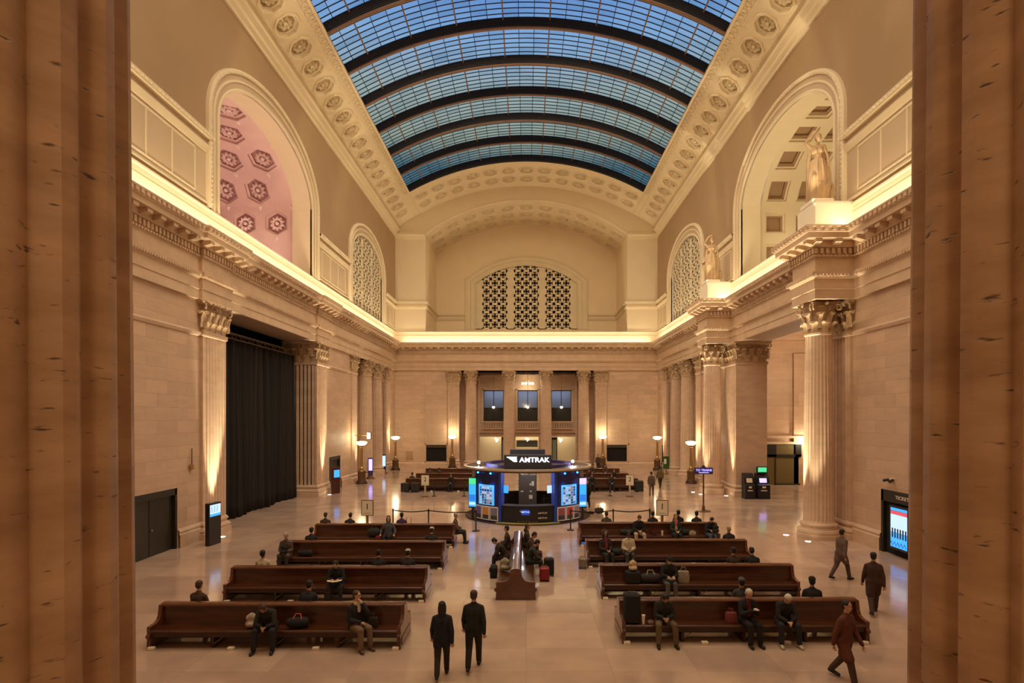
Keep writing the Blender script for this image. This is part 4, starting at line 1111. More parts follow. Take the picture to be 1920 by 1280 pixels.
# ------------------------------------------------------------------ floor uplights
ul = MB(); ul.lathe([(.17, 0), (.17, .012), (.13, .014)], 20); um = ul.mesh('ring', 'brass'); ug = MB(); ug.lathe([(.13, .008), (.12, .02)], 20); gm = ug.mesh('glass', 'floor_lamp_glass')
def uplight(x, y, lab, tgt=None, p=700, size=26):
    r = empty('floor_uplight', (x, y, 0), 0, lab, 'floor light')
    for nm, me in (('ring', um), ('glass', gm)):
        o = bpy.data.objects.new(nm, me); COL.objects.link(o); o.parent = r
    if tgt: spot('uplight_beam', (x, y, .05), tgt, p, size)
uplight(-14.3, 26.6, 'round floor light beside the near black totem', (-15.0, 27.2, 12), 7000)
uplight(-14.35, 41.2, 'round floor light at the foot of the pier after the curtain', (-15.0, 41.1, 12), 7000)
uplight(12.4, 27.0, 'round floor light left of the near column base', (13.7, 26.8, 12), 10000, 24)
uplight(12.75, 25.6, 'round floor light just in front of the near column base', (13.8, 26.5, 12), 2200, 26)
uplight(12.55, 42.6, 'round floor light left of the far column base', (13.7, 42.2, 12), 10000, 24)
uplight(12.75, 41.4, 'round floor light in front of the far column base', (13.7, 41.8, 12), 2200, 26)
uplight(14.35, 40.6, 'round floor light between the far column and the ticket machines', (15.0, 40.9, 12), 4000)
spot('uplight_beam', (14.4, 27.3, .3), (14.95, 27.3, 12), 4000, 26)
for s in (-1, 1):
    for y in (49.3, 61.4): spot('uplight_beam', (s*14.4, y, .3), (s*14.95, y-.1, 12), 2400, 28)

# ------------------------------------------------------------------ benches
WOODL = 1.3
def bench(loc, L, rz, label, group=None, feet=True):
    r = empty('bench', loc, rz, label, 'bench', group)
    h = L/2
    def fx(y, z, x): return (x, y, z)
    end = [(-.62, .0), (-.60, .24), (-.66, .29), (-.66, .34), (-.60, .37), (-.61, .54), (-.36, .56), (-.26, .60), (-.20, .70), (-.17, .86), (-.16, .93), (.16, .93), (.17, .86), (.20, .70), (.26, .60), (.36, .56), (.61, .54), (.60, .37), (.66, .34), (.66, .29), (.60, .24), (.62, .0)]
    for s in (-1, 1):
        mb = MB(); mb.prism(end, fx, s*h, s*(h-.09))
        mb.prism([(-.5, .08), (.5, .08), (.5, .25), (-.5, .25)], fx, s*(h+.015), s*h)
        mb.build('end_panel', 'wood_end', r)
    for s in (-1, 1):
        mb = MB(); mb.prism([(s*.13, .42), (s*.17, .42), (s*.12, .66), (s*.10, .90), (s*.07, .90)], fx, -h+.09, h-.09); mb.build('backrest', 'wood', r)
        mb = MB(); mb.prism([(s*.10, .40), (s*.10, .445), (s*.30, .43), (s*.50, .45), (s*.575, .45), (s*.60, .435), (s*.60, .40), (s*.575, .385)], fx, -h+.09, h-.09); mb.build('seat', 'wood', r, 30)
        mb = MB(); mb.prism([(s*.55, .28), (s*.57, .28), (s*.57, .39), (s*.55, .39)], fx, -h+.09, h-.09); mb.build('apron', 'wood_dark', r)
    mb = MB(); cap = [(.145*math.cos(PI*k/8), .905+.055*math.sin(PI*k/8)) for k in range(9)]+[(-.145, .89), (.145, .89)]
    mb.prism(cap, fx, -h+.02, h-.02); mb.build('top_rail', 'wood_end', r, 40)
    n = max(2, int(L/1.5))
    for k in range(1, n):
        x = -h+L*k/n; mb = MB(); mb.prism([(-.50, .0), (.50, .0), (.52, .40), (-.52, .40)], fx, x-.035, x+.035)
        mb.build('support', 'wood_dark', r)
        mb = MB()
        for s in (-1, 1): mb.tube([(x+.04, s*.5, .10), (x+.42, s*.45, .385)], .012, 5)
        mb.build('brace', 'truss_grey', r)
    mb = MB(); mb.prism([(-.03, .06), (.03, .06), (.03, .42), (-.03, .42)], fx, -h+.09, h-.09); mb.build('spine_board', 'wood_dark', r)
    if feet:
        for x in (-h+.12, -h+L/3, h-L/3, h-.12):
            for s in (-1, 1):
                mb = MB(); mb.cbox(x-.08, x+.08, s*.62-.05, s*.62+.05, 0, .07, .01); mb.build('foot_block', 'paper', r)
    return r
B6 = bench((-6.12, 14.3, 0), 6.15, 0, 'long brown double bench, front row on the left')
for (x, y, lab) in ((-6.15, 17.8, 'long brown double bench, second row on the left'), (-6.15, 21.5, 'long brown double bench, third row on the left'),
                    (-6.2, 24.95, 'long brown double bench, fourth row on the left before sign 1'),
                    (5.45, 14.65, 'long brown double bench, front row on the right'), (5.4, 18.1, 'long brown double bench, second row on the right'),
                    (5.35, 21.75, 'long brown double bench, third row on the right'), (5.4, 25.3, 'long brown double bench, fourth row on the right before sign 1'),
                    (-6.2, 43.6, 'first brown bench beyond the kiosk on the left, by sign 2'), (-6.2, 47.6, 'second brown bench beyond the kiosk on the left'), (-6.2, 52.2, 'farthest brown bench beyond the kiosk on the left'),
                    (5.5, 43.6, 'first brown bench beyond the kiosk on the right, by sign 2'), (5.5, 47.6, 'second brown bench beyond the kiosk on the right'), (5.5, 52.2, 'farthest brown bench beyond the kiosk on the right')):
    copy_tree(B6, None, (x, y, 0), 0, lab)
bench((-.33, 20.35, 0), 5.9, PI/2, 'brown double bench seen end on in the centre aisle', feet=False)

# ------------------------------------------------------------------ signs, totems, stanchions
def number_sign(loc, txt, label, post='brass'):
    r = empty('sign', loc, 0, label, 'sign')
    mb = MB(); mb.cbox(-.30, .30, -.02, .02, .78, 1.56, .01); fr_ = mb.build('frame', 'bronze', r)
    mb = MB(); mb.box(-.265, .265, -.026, -.02, .815, 1.525); mb.build('paper_sheet', 'paper', fr_)
    textobj(txt, .42, 'numeral', 'ink', fr_, (0, -.03, 1.22), RX, .002); mb = MB(); mb.box(-.16, .16, -.03, -.026, .90, .915); mb.build('underline', 'ink', fr_)
    mb = MB(); mb.box(-.06, .06, -.03, .03, .04, .80); mb.build('post', post, r); mb = MB(); mb.lathe([(.28, 0), (.28, .02), (.08, .05)], 24); mb.build('base', 'bronze', r); return r
number_sign((-7.85, 27.9, 0), '1', 'framed sign with numeral 1 behind the left benches')
number_sign((6.7, 27.9, 0), '1', 'framed sign with numeral 1 behind the right benches')
number_sign((-7.2, 40.2, 0), '2', 'sign with numeral 2 before the far left benches', 'kiosk_post')
number_sign((7.35, 40.2, 0), '2', 'sign with numeral 2 before the far right benches', 'kiosk_post')
r = empty('sign', (10.65, 34, 0), 0, 'lit purple TO TRAINS sign on a tall bronze pole', 'sign')
mb = MB(); mb.lathe([(.42, 0), (.42, .03), (.1, .07), (.07, .3), (.05, .34), (.045, 2.2), (.05, 2.25)], 20); mb.build('pole', 'bronze', r, 30)
mb = MB(); mb.cbox(-.56, .56, -.06, .06, 2.22, 2.62, .03); mb.prism([(-.16, 2.6), (.16, 2.6), (.08, 2.7), (0, 2.78), (-.08, 2.7)], lambda a, b, q: (a, q, b), -.05, .05); mb.build('plate', mat('sign_violet', (.04, .03, .16), .4), r)
textobj('TO TRAINS', .19, 'lettering', 'screen_violet', r, (0, -.07, 2.46), RX, .004, 1.0); mb = MB(); mb.box(-.30, .30, -.072, -.066, 2.30, 2.335); mb.build('underline', 'screen_violet', r)
MATS['screen_violet'].node_tree.nodes['Principled BSDF'].inputs['Emission Strength'].default_value = 2.2
def totem(loc, w_, h, t, rz, label, scr, base=0.0, body='black_metal', sz=None):
    r = empty('totem', loc, rz, label, 'information totem')
    mb = MB(); mb.cbox(-w_/2, w_/2, -t/2, t/2, 0 if not base else base, h, .015); mb.build('cabinet', body, r)
    if base: mb = MB(); mb.lathe([(w_*1.0, 0), (w_*.95, .06), (w_*.5, .22), (w_*.42, base+.02)], 12); mb.build('foot', 'bronze', r)
    z0, z1 = sz
    mb = MB(); mb.quad((-w_/2+.05, -t/2-.006, z0), (w_/2-.05, -t/2-.006, z0), (w_/2-.05, -t/2-.006, z1), (-w_/2+.05, -t/2-.006, z1)); mb.build('screen', scr, r); return r
t1 = totem((-13.88, 25.05, 0), .80, 1.86, .2, PI/2-.12, 'black totem with blue map screen before the near left pier', 'screen_pale', sz=(1.27, 1.78))
mb = MB(); mb.quad((-.35, -.108, 1.27), (.35, -.108, 1.27), (.35, -.108, 1.38), (-.35, -.108, 1.38)); mb.build('blue_bar', 'screen_cyan', t1)
mb = MB()
for k in range(3): mb.tube([(-.2+.15*k, -.108, 1.45), (-.25+.2*k, -.108, 1.72)], .01, 4)
mb.build('map_lines', 'truss_grey', t1)
t2 = totem((-14.15, 41.95, 0), .6, 1.96, .25, PI/2-.6, 'dark red totem with small blue screen by the far left door', 'screen_cyan', body=mat('dark_red', (.06, .012, .01), .35), sz=(1.2, 1.75))
totem((-14.4, 52.2, 0), .42, 1.92, .14, .35, 'slim violet totem, the nearer in the far left bay', 'screen_violet', base=.3, body='sign_violet', sz=(.75, 1.8))
totem((-14.35, 56.9, 0), .42, 1.92, .14, .35, 'slim blue totem, the farther in the far left bay', 'screen_pale', base=.3, body='navy', sz=(.75, 1.8))
r = empty('hanging_sign', (-13.75, 48.9, 3.75), 0, 'small lit clock sign mounted above the nearest left lamp', 'sign')
mb = MB(); mb.cbox(-.02, .36, -.1, .1, 0, .62, .02); mb.build('case', 'bronze', r); mb = MB(); mb.quad((0, -.105, .06), (.26, -.105, .06), (.26, -.105, .56), (0, -.105, .56)); mb.build('lit_face', 'lamp_glow', r)
mb = MB(); mb.box(-1.2, 0, -.03, .03, .3, .34); mb.build('arm', 'bronze', r)
r = empty('poster_stand', (11.95, 58.9, 0), 0, 'green poster stand by the far right wall', 'poster stand')
mb = MB(); mb.cbox(-.3, .3, -.04, .04, .5, 1.75, .01); mb.build('panel', mat('poster_green', (.03, .10, .015), .4), r); mb = MB(); mb.box(-.24, .0, -.05, -.04, 1.0, 1.5); mb.build('notice', 'paper', r); mb = MB(); mb.lathe([(.3, 0), (.3, .03), (.04, .06), (.03, .55)], 12); mb.build('stand', 'bronze', r)
r.location = (14.0, 56.6, 0)
# retractable belt posts
bp = empty('barrier_post', (-6.7, 28.4, 0), 0, 'black belt barrier post behind the left benches, left end of its belt', 'barrier post')
mb = MB(); mb.lathe([(.19, 0), (.19, .02), (.17, .04), (.04, .06)], 20); mb.build('base', 'black_metal', bp, 30)
mb = MB(); mb.lathe([(.033, .05), (.033, .9)], 12); mb.build('pole', 'black_metal', bp); mb = MB(); mb.lathe([(.04, .88), (.042, .9), (.042, 1.02), (.03, 1.05)], 12); mb.build('head', 'black_metal', bp)
P2 = [(-6.7, 28.4), (-4.9, 28.3), (-2.5, 28.0), (2.2, 28.2), (4.35, 28.3), (6.2, 28.4)]
for (x, y), lab in zip(P2[1:], ('black belt barrier post behind the left benches, right of the first', 'black belt barrier post left before the kiosk', 'black belt barrier post right before the kiosk', 'black belt barrier post behind the right benches, near the kiosk', 'black belt barrier post beside the right sign 1')):
    copy_tree(bp, None, (x, y, 0), 0, lab)
P3 = [(-6.6, 40.4), (-4.45, 40.4), (-3.4, 39.0), (6.0, 40.6), (4.2, 40.6)]
for (x, y), lab in zip(P3, ('barrier post right of the left sign 2', 'barrier post before the first far left bench', 'barrier post left behind the kiosk', 'barrier post left of the right sign 2', 'barrier post right behind the kiosk')): copy_tree(bp, None, (x, y, 0), 0, lab)
def belt(a, b, lab):
    mb = MB(); pts = []
    for k in range(13):
        t = k/12; pts.append((a[0]+(b[0]-a[0])*t, a[1]+(b[1]-a[1])*t, .97-.07*math.sin(PI*t)))
    mb.loft([[(x, y-.004, z-.025), (x, y-.004, z+.025), (x, y+.004, z+.025), (x, y+.004, z-.025)] for x, y, z in pts], True, True); tag(mb.build('barrier_belt', 'black_metal'), lab, 'barrier belt')
belt(P2[0], P2[1], 'black belt stretched between the two leftmost posts behind the left benches'); belt(P2[1], P2[2], 'black belt running from the left benches to the kiosk front')
belt(P2[3], P2[4], 'black belt running from the kiosk front to the right benches'); belt(P2[4], P2[5], 'black belt stretched toward the right sign 1')
belt(P3[0], P3[1], 'black belt before the far left benches'); belt(P3[4], P3[3], 'black belt before the far right benches')
# ticket machines
for x, lab, grn in ((15.45, 'narrow dark ticket machine beside the far right pier', False), (16.4, 'larger ticket machine with green screen on top', True)):
    r = empty('ticket_machine', (x, 39.35, 0), 0, lab, 'ticket machine'); ww = .34 if not grn else .42
    mb = MB(); mb.prism([(-.35, 0), (.35, 0), (.35, 1.75), (.1, 1.75), (-.12, 1.45), (-.2, 1.05), (-.35, .95)], lambda a, b, q: (q, a, b), -ww, ww); cb_ = mb.build('cabinet', 'kiosk_dark', r)
    mb = MB(); mb.quad((-ww*.6, -.215, 1.12), (ww*.6, -.215, 1.12), (ww*.6, -.135, 1.42), (-ww*.6, -.135, 1.42)); mb.build('screen', 'screen_violet' if grn else 'paper', cb_)
    mb = MB(); mb.box(-ww*.5, ww*.5, -.36, -.352, .55, .62); mb.box(-ww*.3, ww*.3, -.36, -.352, .75, .88); mb.build('slots', 'paper', cb_)
    if grn: mb = MB(); mb.cbox(-.36, .36, -.05, .12, 1.78, 2.22, .02); tp_ = mb.build('top_sign', 'kiosk_dark', r); mb = MB(); mb.quad((-.3, -.056, 1.84), (.3, -.056, 1.84), (.3, -.056, 2.16), (-.3, -.056, 2.16)); mb.build('green_screen', 'screen_green', tp_)
# side hall door and wall lamp
mb = MB(); mb.box(20.2, 22.8, 47.35, 47.55, 0, 3.35); d5 = mb.build('door_7', mat('dull_glass', (.16, .12, .05), .35)); struct(d5, 'dim glazed passage in the side hall')
mb = MB(); mb.box(20.1, 20.9, 47.25, 47.35, 2.35, 3.4); mb.box(20.1, 23.0, 47.25, 47.35, 2.35, 2.55); mb.box(22.5, 23.0, 47.25, 47.35, 2.35, 3.4); mb.box(20.8, 20.88, 47.28, 47.35, 0, 2.4); mb.box(20.8, 22.9, 47.28, 47.35, .0, .1); mb.build('door_frame', 'black_metal', d5)
mb = MB(); mb.box(19.9, 23.2, 47.3, 47.6, 3.4, 3.6); mb.box(19.8, 23.3, 47.2, 47.6, 3.9, 4.1); mb.build('lintel', 'stone', d5)
r = empty('wall_lamp', (23.4, 47.1, 3.65), 0, 'bright wall lamp in the side hall left of the near column', 'lamp'); mb = MB(); mb.ellip((0, 0, 0), (.16, .16, .2), 12, 8); mb.build('globe', 'lamp_glow', r, 60); mb = MB(); mb.box(-.05, .05, 0, .3, -.3, -.15); mb.build('bracket', 'brass', r)
point('wall_lamp_light', (23.3, 46.6, 3.7), 160, .2)

# ------------------------------------------------------------------ the round kiosk
KX, KY = .07, 33.0
kk = empty('information_kiosk', (KX, KY, 0), 0, 'round blue and black ticket kiosk in the middle of the hall', 'kiosk')
def arcwall(r0, r1, a0, a1, z0, z1, n=16):
    """a measured from the camera-facing direction, positive to the right"""
    def pt(r, a): return (r*math.sin(a), -r*math.cos(a))
    rings = []
    for k in range(n+1):
        a = a0+(a1-a0)*k/n; p, q = pt(r0, a), pt(r1, a)
        rings.append([(p[0], p[1], z0), (q[0], q[1], z0), (q[0], q[1], z1), (p[0], p[1], z1)])
    m = MB(); m.loft(rings, True, True); return m
rad_ = math.radians
FRONT = rad_(24)
arcwall(0.0, 3.62, -PI, PI, 0, .06, 64).build('floor_disc', 'wood_dark', kk)
arcwall(3.0, 3.62, -rad_(28), rad_(28), .06, .10, 24).build('lime_edge', 'kiosk_lime', kk)
for s, a0, a1 in ((-1, -rad_(56), -rad_(25)), (1, rad_(25), rad_(56))):
    arcwall(3.25, 3.45, a0, a1, .06, 2.72).build('navy_panel', 'navy', kk)
    arcwall(3.1, 3.5, (a1 if s < 0 else a0)-rad_(1.2), (a1 if s < 0 else a0)+rad_(1.2), .06, 2.72, 2).build('blue_fin', mat('blue_fin', (.02, .07, .42), .35), kk)
    m0 = (a0+a1)/2
    c = arcwall(3.455, 3.47, m0-rad_(9.5), m0+rad_(9.5), .95, 2.02).build('lit_case', mat('case_light', (.1, .4, .8), .3, emit=(.10, .42, .85), estr=.8), kk)
    # grid of leaflets
    mm = MB(); mats_ = [mat('leaf_%d' % i, c_, .5, emit=c_, estr=.35) for i, c_ in enumerate(((.75, .7, .65), (.5, .2, .12), (.12, .12, .3), (.25, .35, .15), (.03, .03, .05)))]
    for i in range(5):
        for j in range(7):
            a = m0-rad_(6.5)+rad_(3.1)*i; z = 1.0+.135*j; k = R_.choice((0, 0, 1, 2, 3, 4, 4))
            p = [(3.48*math.sin(a+t), -3.48*math.cos(a+t)) for t in (-.021, .021)]
            mm.add([(p[0][0], p[0][1], z), (p[1][0], p[1][1], z), (p[1][0], p[1][1], z+.105), (p[0][0], p[0][1], z+.105)], [(0, 1, 2, 3)], k)
    mm.build('leaflets', mats_, c)
    for i in range(3):                      # framed posters along the foot
        a = m0+rad_((i-1)*9.4); po = arcwall(3.46, 3.49, a-rad_(4.3), a+rad_(4.3), .14, .88, 3).build('poster_frame', 'paper', kk)
        cc = (((.16, .12, .30), (.75, .32, .05), (.22, .20, .24)) if s < 0 else ((.35, .10, .08), (.60, .07, .06), (.45, .30, .30)))[i]
        arcwall(3.492, 3.496, a-rad_(3.5), a+rad_(3.5), .42, .82, 3).build('poster', mat('poster_%d%d' % (s+1, i), cc, .5), po)
        arcwall(3.492, 3.496, a-rad_(3.5), a+rad_(3.5), .20, .42, 3).build('poster', mat('poster_dark', (.05, .06, .05), .5), po)
    for i in (-1, 1):
        a = m0+rad_(7.5)*i; p = (3.62*math.sin(a), -3.62*math.cos(a), 2.66)
        mb = MB(); mb.ellip(p, (.06, .06, .05), 8, 6); mb.build('blue_spotlight', 'blue_light', kk)
        spot('kiosk_blue_light', (KX+p[0]*1.03, KY+p[1]*1.03, 2.5), (KX+p[0]*.93, KY+p[1]*.93, .6), 60, 70, .8, (.05, .35, 1), .04)
    for aa in (rad_(60), rad_(66)):         # posts at the side
        mb = MB(); x, y = 3.3*math.sin(s*aa), -3.3*math.cos(aa); mb.cbox(x-.09, x+.09, y-.09, y+.09, .06, 2.72, .01); mb.build('post', 'kiosk_post', kk)
    a = s*rad_(59); sc_ = empty('display_screen', (KX+s*3.02, KY-1.9, 0), s*.25, ('left' if s < 0 else 'right')+' cyan display screen on the side of the kiosk', 'screen')
    mb = MB(); mb.cbox(-.24, .24, -.06, .06, .66, 2.36, .04); cs_ = mb.build('casing', 'black_metal', sc_)
    mb = MB(); mb.quad((-.20, -.066, .74), (.20, -.066, .74), (.20, -.066, 1.95), (-.20, -.066, 1.95)); mb.build('screen', 'screen_cyan', cs_)
    mb = MB(); mb.quad((-.20, -.066, 1.96), (.20, -.066, 1.96), (.20, -.066, 2.30), (-.20, -.066, 2.30)); mb.build('screen_header', 'screen_green' if s < 0 else 'screen_violet', cs_)
    mb = MB()
    for k in range(6): mb.box(-.17+.06*k, -.135+.06*k, -.072, -.067, 1.05, 1.40)
    mb.build('bars', 'screen_navy', cs_)
    mb = MB(); mb.quad((-.18, -.07, .84), (.18, -.07, .84), (.18, -.07, .98), (-.18, -.07, .98)); mb.build('caption', 'screen_pale', cs_)
    mb = MB(); mb.box(-.05, .05, -.03, .05, .06, .7); mb.build('stand', 'black_metal', sc_)
    # tablet on the counter
    arcwall(3.2, 3.24, s*rad_(21)-rad_(2.2), s*rad_(21)+rad_(2.2), 1.62, 2.02, 2).build('tablet', 'screen_pale' if s > 0 else 'screen_cyan', kk)
arcwall(2.9, 3.4, -rad_(24), rad_(24), .06, .96, 20).build('counter', 'kiosk_dark', kk)
arcwall(2.85, 3.45, -rad_(24), rad_(24), .96, 1.0, 20).build('counter_top', 'kiosk_grey', kk)
arcwall(3.0, 3.3, rad_(140), rad_(220), .06, .96, 20).build('counter', 'kiosk_dark', kk)
arcwall(3.42, 3.43, -rad_(5.5), rad_(1.5), .52, .80, 4).build('violet_notice', 'screen_navy', kk)
def bars_on(mb, z, a0, n, wd, h):
    for k in range(n):
        a = a0+k*wd; p = (3.44*math.sin(a), -3.44*math.cos(a)); mb.box(p[0]-.02, p[0]+.02, p[1]-.004, p[1]+.004, z, z+h)
# central pillar
mb = MB(); mb.cbox(-.52, .52, -.45, .45, .06, 2.55, .02); mb.build('pillar', 'kiosk_brown', kk)
def chevron(mb, x, y, z, s, fm=None):
    """swept triple wing mark"""
    for k in range(3):
        t = k*.30
        mb.prism([(x+(-1.0+t*1.15)*s, z+(.36-t*.8)*s), (x+(.35+.0*t)*s, z+(.36-t*.8)*s), (x+(.18+t*.25)*s, z+(.20-t*.8)*s), (x+(-.78+t*1.3)*s, z+(.20-t*.8)*s)], lambda a, b, q: (a, y+q, b), 0, -.01)
mb = MB(); chevron(mb, -.30, -.455, 2.36, .16); mb.build('wing_mark', 'paper', kk); textobj('AMTRAK', .17, 'lettering', 'paper', kk, (.12, -.46, 2.36), RX, .004, 1.15)
mb = MB()
for x, z, w_, h in ((.30, 1.7, .14, .26), (.16, 1.72, .08, .12), (-.32, 1.35, .16, .06), (.18, 1.35, .10, .07), (.18, .95, .2, .22)): mb.box(x-w_/2, x+w_/2, -.465, -.45, z, z+h)
mb.build('notices', 'paper', kk)
# canopy ring
arcwall(1.6, 3.62, -PI, PI, 2.72, 2.86, 72).build('canopy', 'kiosk_brown', kk)
arcwall(3.55, 3.70, -PI, PI, 2.80, 2.90, 72).build('canopy_rim', 'kiosk_post', kk)
arcwall(2.2, 2.5, -PI, PI, 2.84, 3.02, 60).build('canopy_inner_rim', mat('canopy_violet', (.05, .04, .22), .4), kk)
mb = MB(); mb.cbox(-1.28, 1.28, -2.62, -2.38, 2.86, 3.62, .02); mb.build('sign_box', 'kiosk_grey', kk)
mb = MB(); mb.cbox(-1.05, 1.05, .8, 1.05, 2.86, 3.72, .02); mb.build('rear_sign_box', 'kiosk_grey', kk)
mb = MB(); chevron(mb, -.72, -2.63, 3.36, .42); mb.build('wing_mark', 'white_light', kk); textobj('AMTRAK', .36, 'lettering', 'white_light', kk, (.36, -2.635, 3.34), RX, .008, 1.12)
mb = MB(); chevron(mb, -.35, -3.46, .72, .1); mb.build('wing_mark', 'paper', kk)
textobj('AMTRAK', .12, 'lettering', 'screen_pale', kk, (-.12, -3.455, .68), RX, .003)
for z in (.62, .36): textobj('AMTRAK', .13, 'lettering', 'paper', kk, (.78, -3.40, z), (PI/2, 0, .22), .003)
textobj('AMTRAK', .16, 'lettering', 'truss_grey', kk, (0, -3.46, .16), RX, .003, 1.8)
for x, y, p, lab in ((-2.75, -1.2, 90, 'dazzling white spotlight on the left of the kiosk canopy'), (2.6, -.4, 40, 'small greenish white spotlight on the right of the kiosk canopy')):
    r = empty('spotlight', (KX+x, KY+y, 2.86), 0, lab, 'spotlight'); mb = MB(); mb.lathe([(.08, 0), (.06, .05), (.02, .07), (.02, .16)], 10); mb.build('base', 'black_metal', r)
    mb = MB(); mb.ellip((0, 0, .24), (.09, .09, .09), 12, 8); mb.build('bulb', 'white_light', r, 60); point('kiosk_spot', (KX+x, KY+y-.15, 3.15), p, .08, (.9, .95, 1))
# white work light of the kiosk on the floor in front
point('kiosk_counter_light', (KX, KY-2.9, 2.5), 60, .3, (.85, .9, 1))
for x, a in ((-1.2, 0), (1.4, .5)):
    pass
oc = empty('office_chair', (KX+1.15, KY-1.7, .06), .6, 'black swivel chair inside the kiosk', 'chair')
mb = MB(); mb.cbox(-.24, .24, -.22, .22, .45, .53, .03); mb.build('seat', 'black_metal', oc); mb = MB(); mb.cbox(-.22, .22, .18, .24, .62, 1.1, .02); mb.build('backrest', 'black_metal', oc)
mb = MB(); mb.tube([(0, 0, .1), (0, 0, .46)], .03, 8); [mb.tube([(0, 0, .12), (.28*math.cos(k*1.2566), .28*math.sin(k*1.2566), .04)], .02, 6) for k in range(5)]; mb.build('swivel_base', 'truss_grey', oc)
ring_chandelier((0, -3.0, 8.8), .8, 'unseen ring chandelier added behind the viewpoint to go with the fill light', 12, 1.2)  # out of view, added to account for the fill light there
# ================================================================== PEOPLE, STATUES, LUGGAGE
def remesh(mb, name, matn, vox, parent=None, smooth_it=4):
    me = bpy.data.meshes.new('tmp'); me.from_pydata(mb.v, [], mb.f)
    o = bpy.data.objects.new('tmp', me); COL.objects.link(o)
    m = o.modifiers.new('r', 'REMESH'); m.mode = 'VOXEL'; m.voxel_size = vox
    s = o.modifiers.new('s', 'SMOOTH'); s.factor = .5; s.iterations = smooth_it
    bpy.context.view_layer.update()
    me2 = bpy.data.meshes.new_from_object(o.evaluated_get(bpy.context.evaluated_depsgraph_get())); bpy.data.objects.remove(o)
    me2.name = name; me2.materials.clear(); me2.materials.append(MATS[matn] if isinstance(matn, str) else matn); me2.shade_smooth()
    q = bpy.data.objects.new(name, me2); COL.objects.link(q)
    if parent: q.parent = parent
    return q
def cap(mb, p, r0, q, r1, seg=10):
    """tapered round-ended limb piece"""
    p, q = Vector(p), Vector(q); d = q-p
    if d.length < 1e-5: mb.ellip(tuple(p), (r0,)*3, seg, 8); return
    d.normalize(); pts = []; rr = []
    for t in (-1, -.85, -.5): pts.append(p+d*r0*t); rr.append(max(.002, r0*math.sqrt(max(0, 1-t*t))))
    pts.append(p); rr.append(r0); pts.append(q); rr.append(r1)
    for t in (.5, .85, 1): pts.append(q+d*r1*t); rr.append(max(.002, r1*math.sqrt(max(0, 1-t*t))))
    mb.tube(pts, rr, seg)
def cloth(col, rough=.85):
    n = 'cloth_%02x%02x%02x' % tuple(int(c*255) for c in col); return mat(n, col, rough, var=.25, vscale=9)
SK = {'light': (.55, .31, .21), 'mid': (.33, .17, .10), 'dark': (.13, .06, .035)}
HAIR = {'black': (.012, .009, .007), 'brown': (.06, .03, .015), 'grey': (.35, .33, .30), 'white': (.62, .56, .46), 'blond': (.42, .28, .12)}
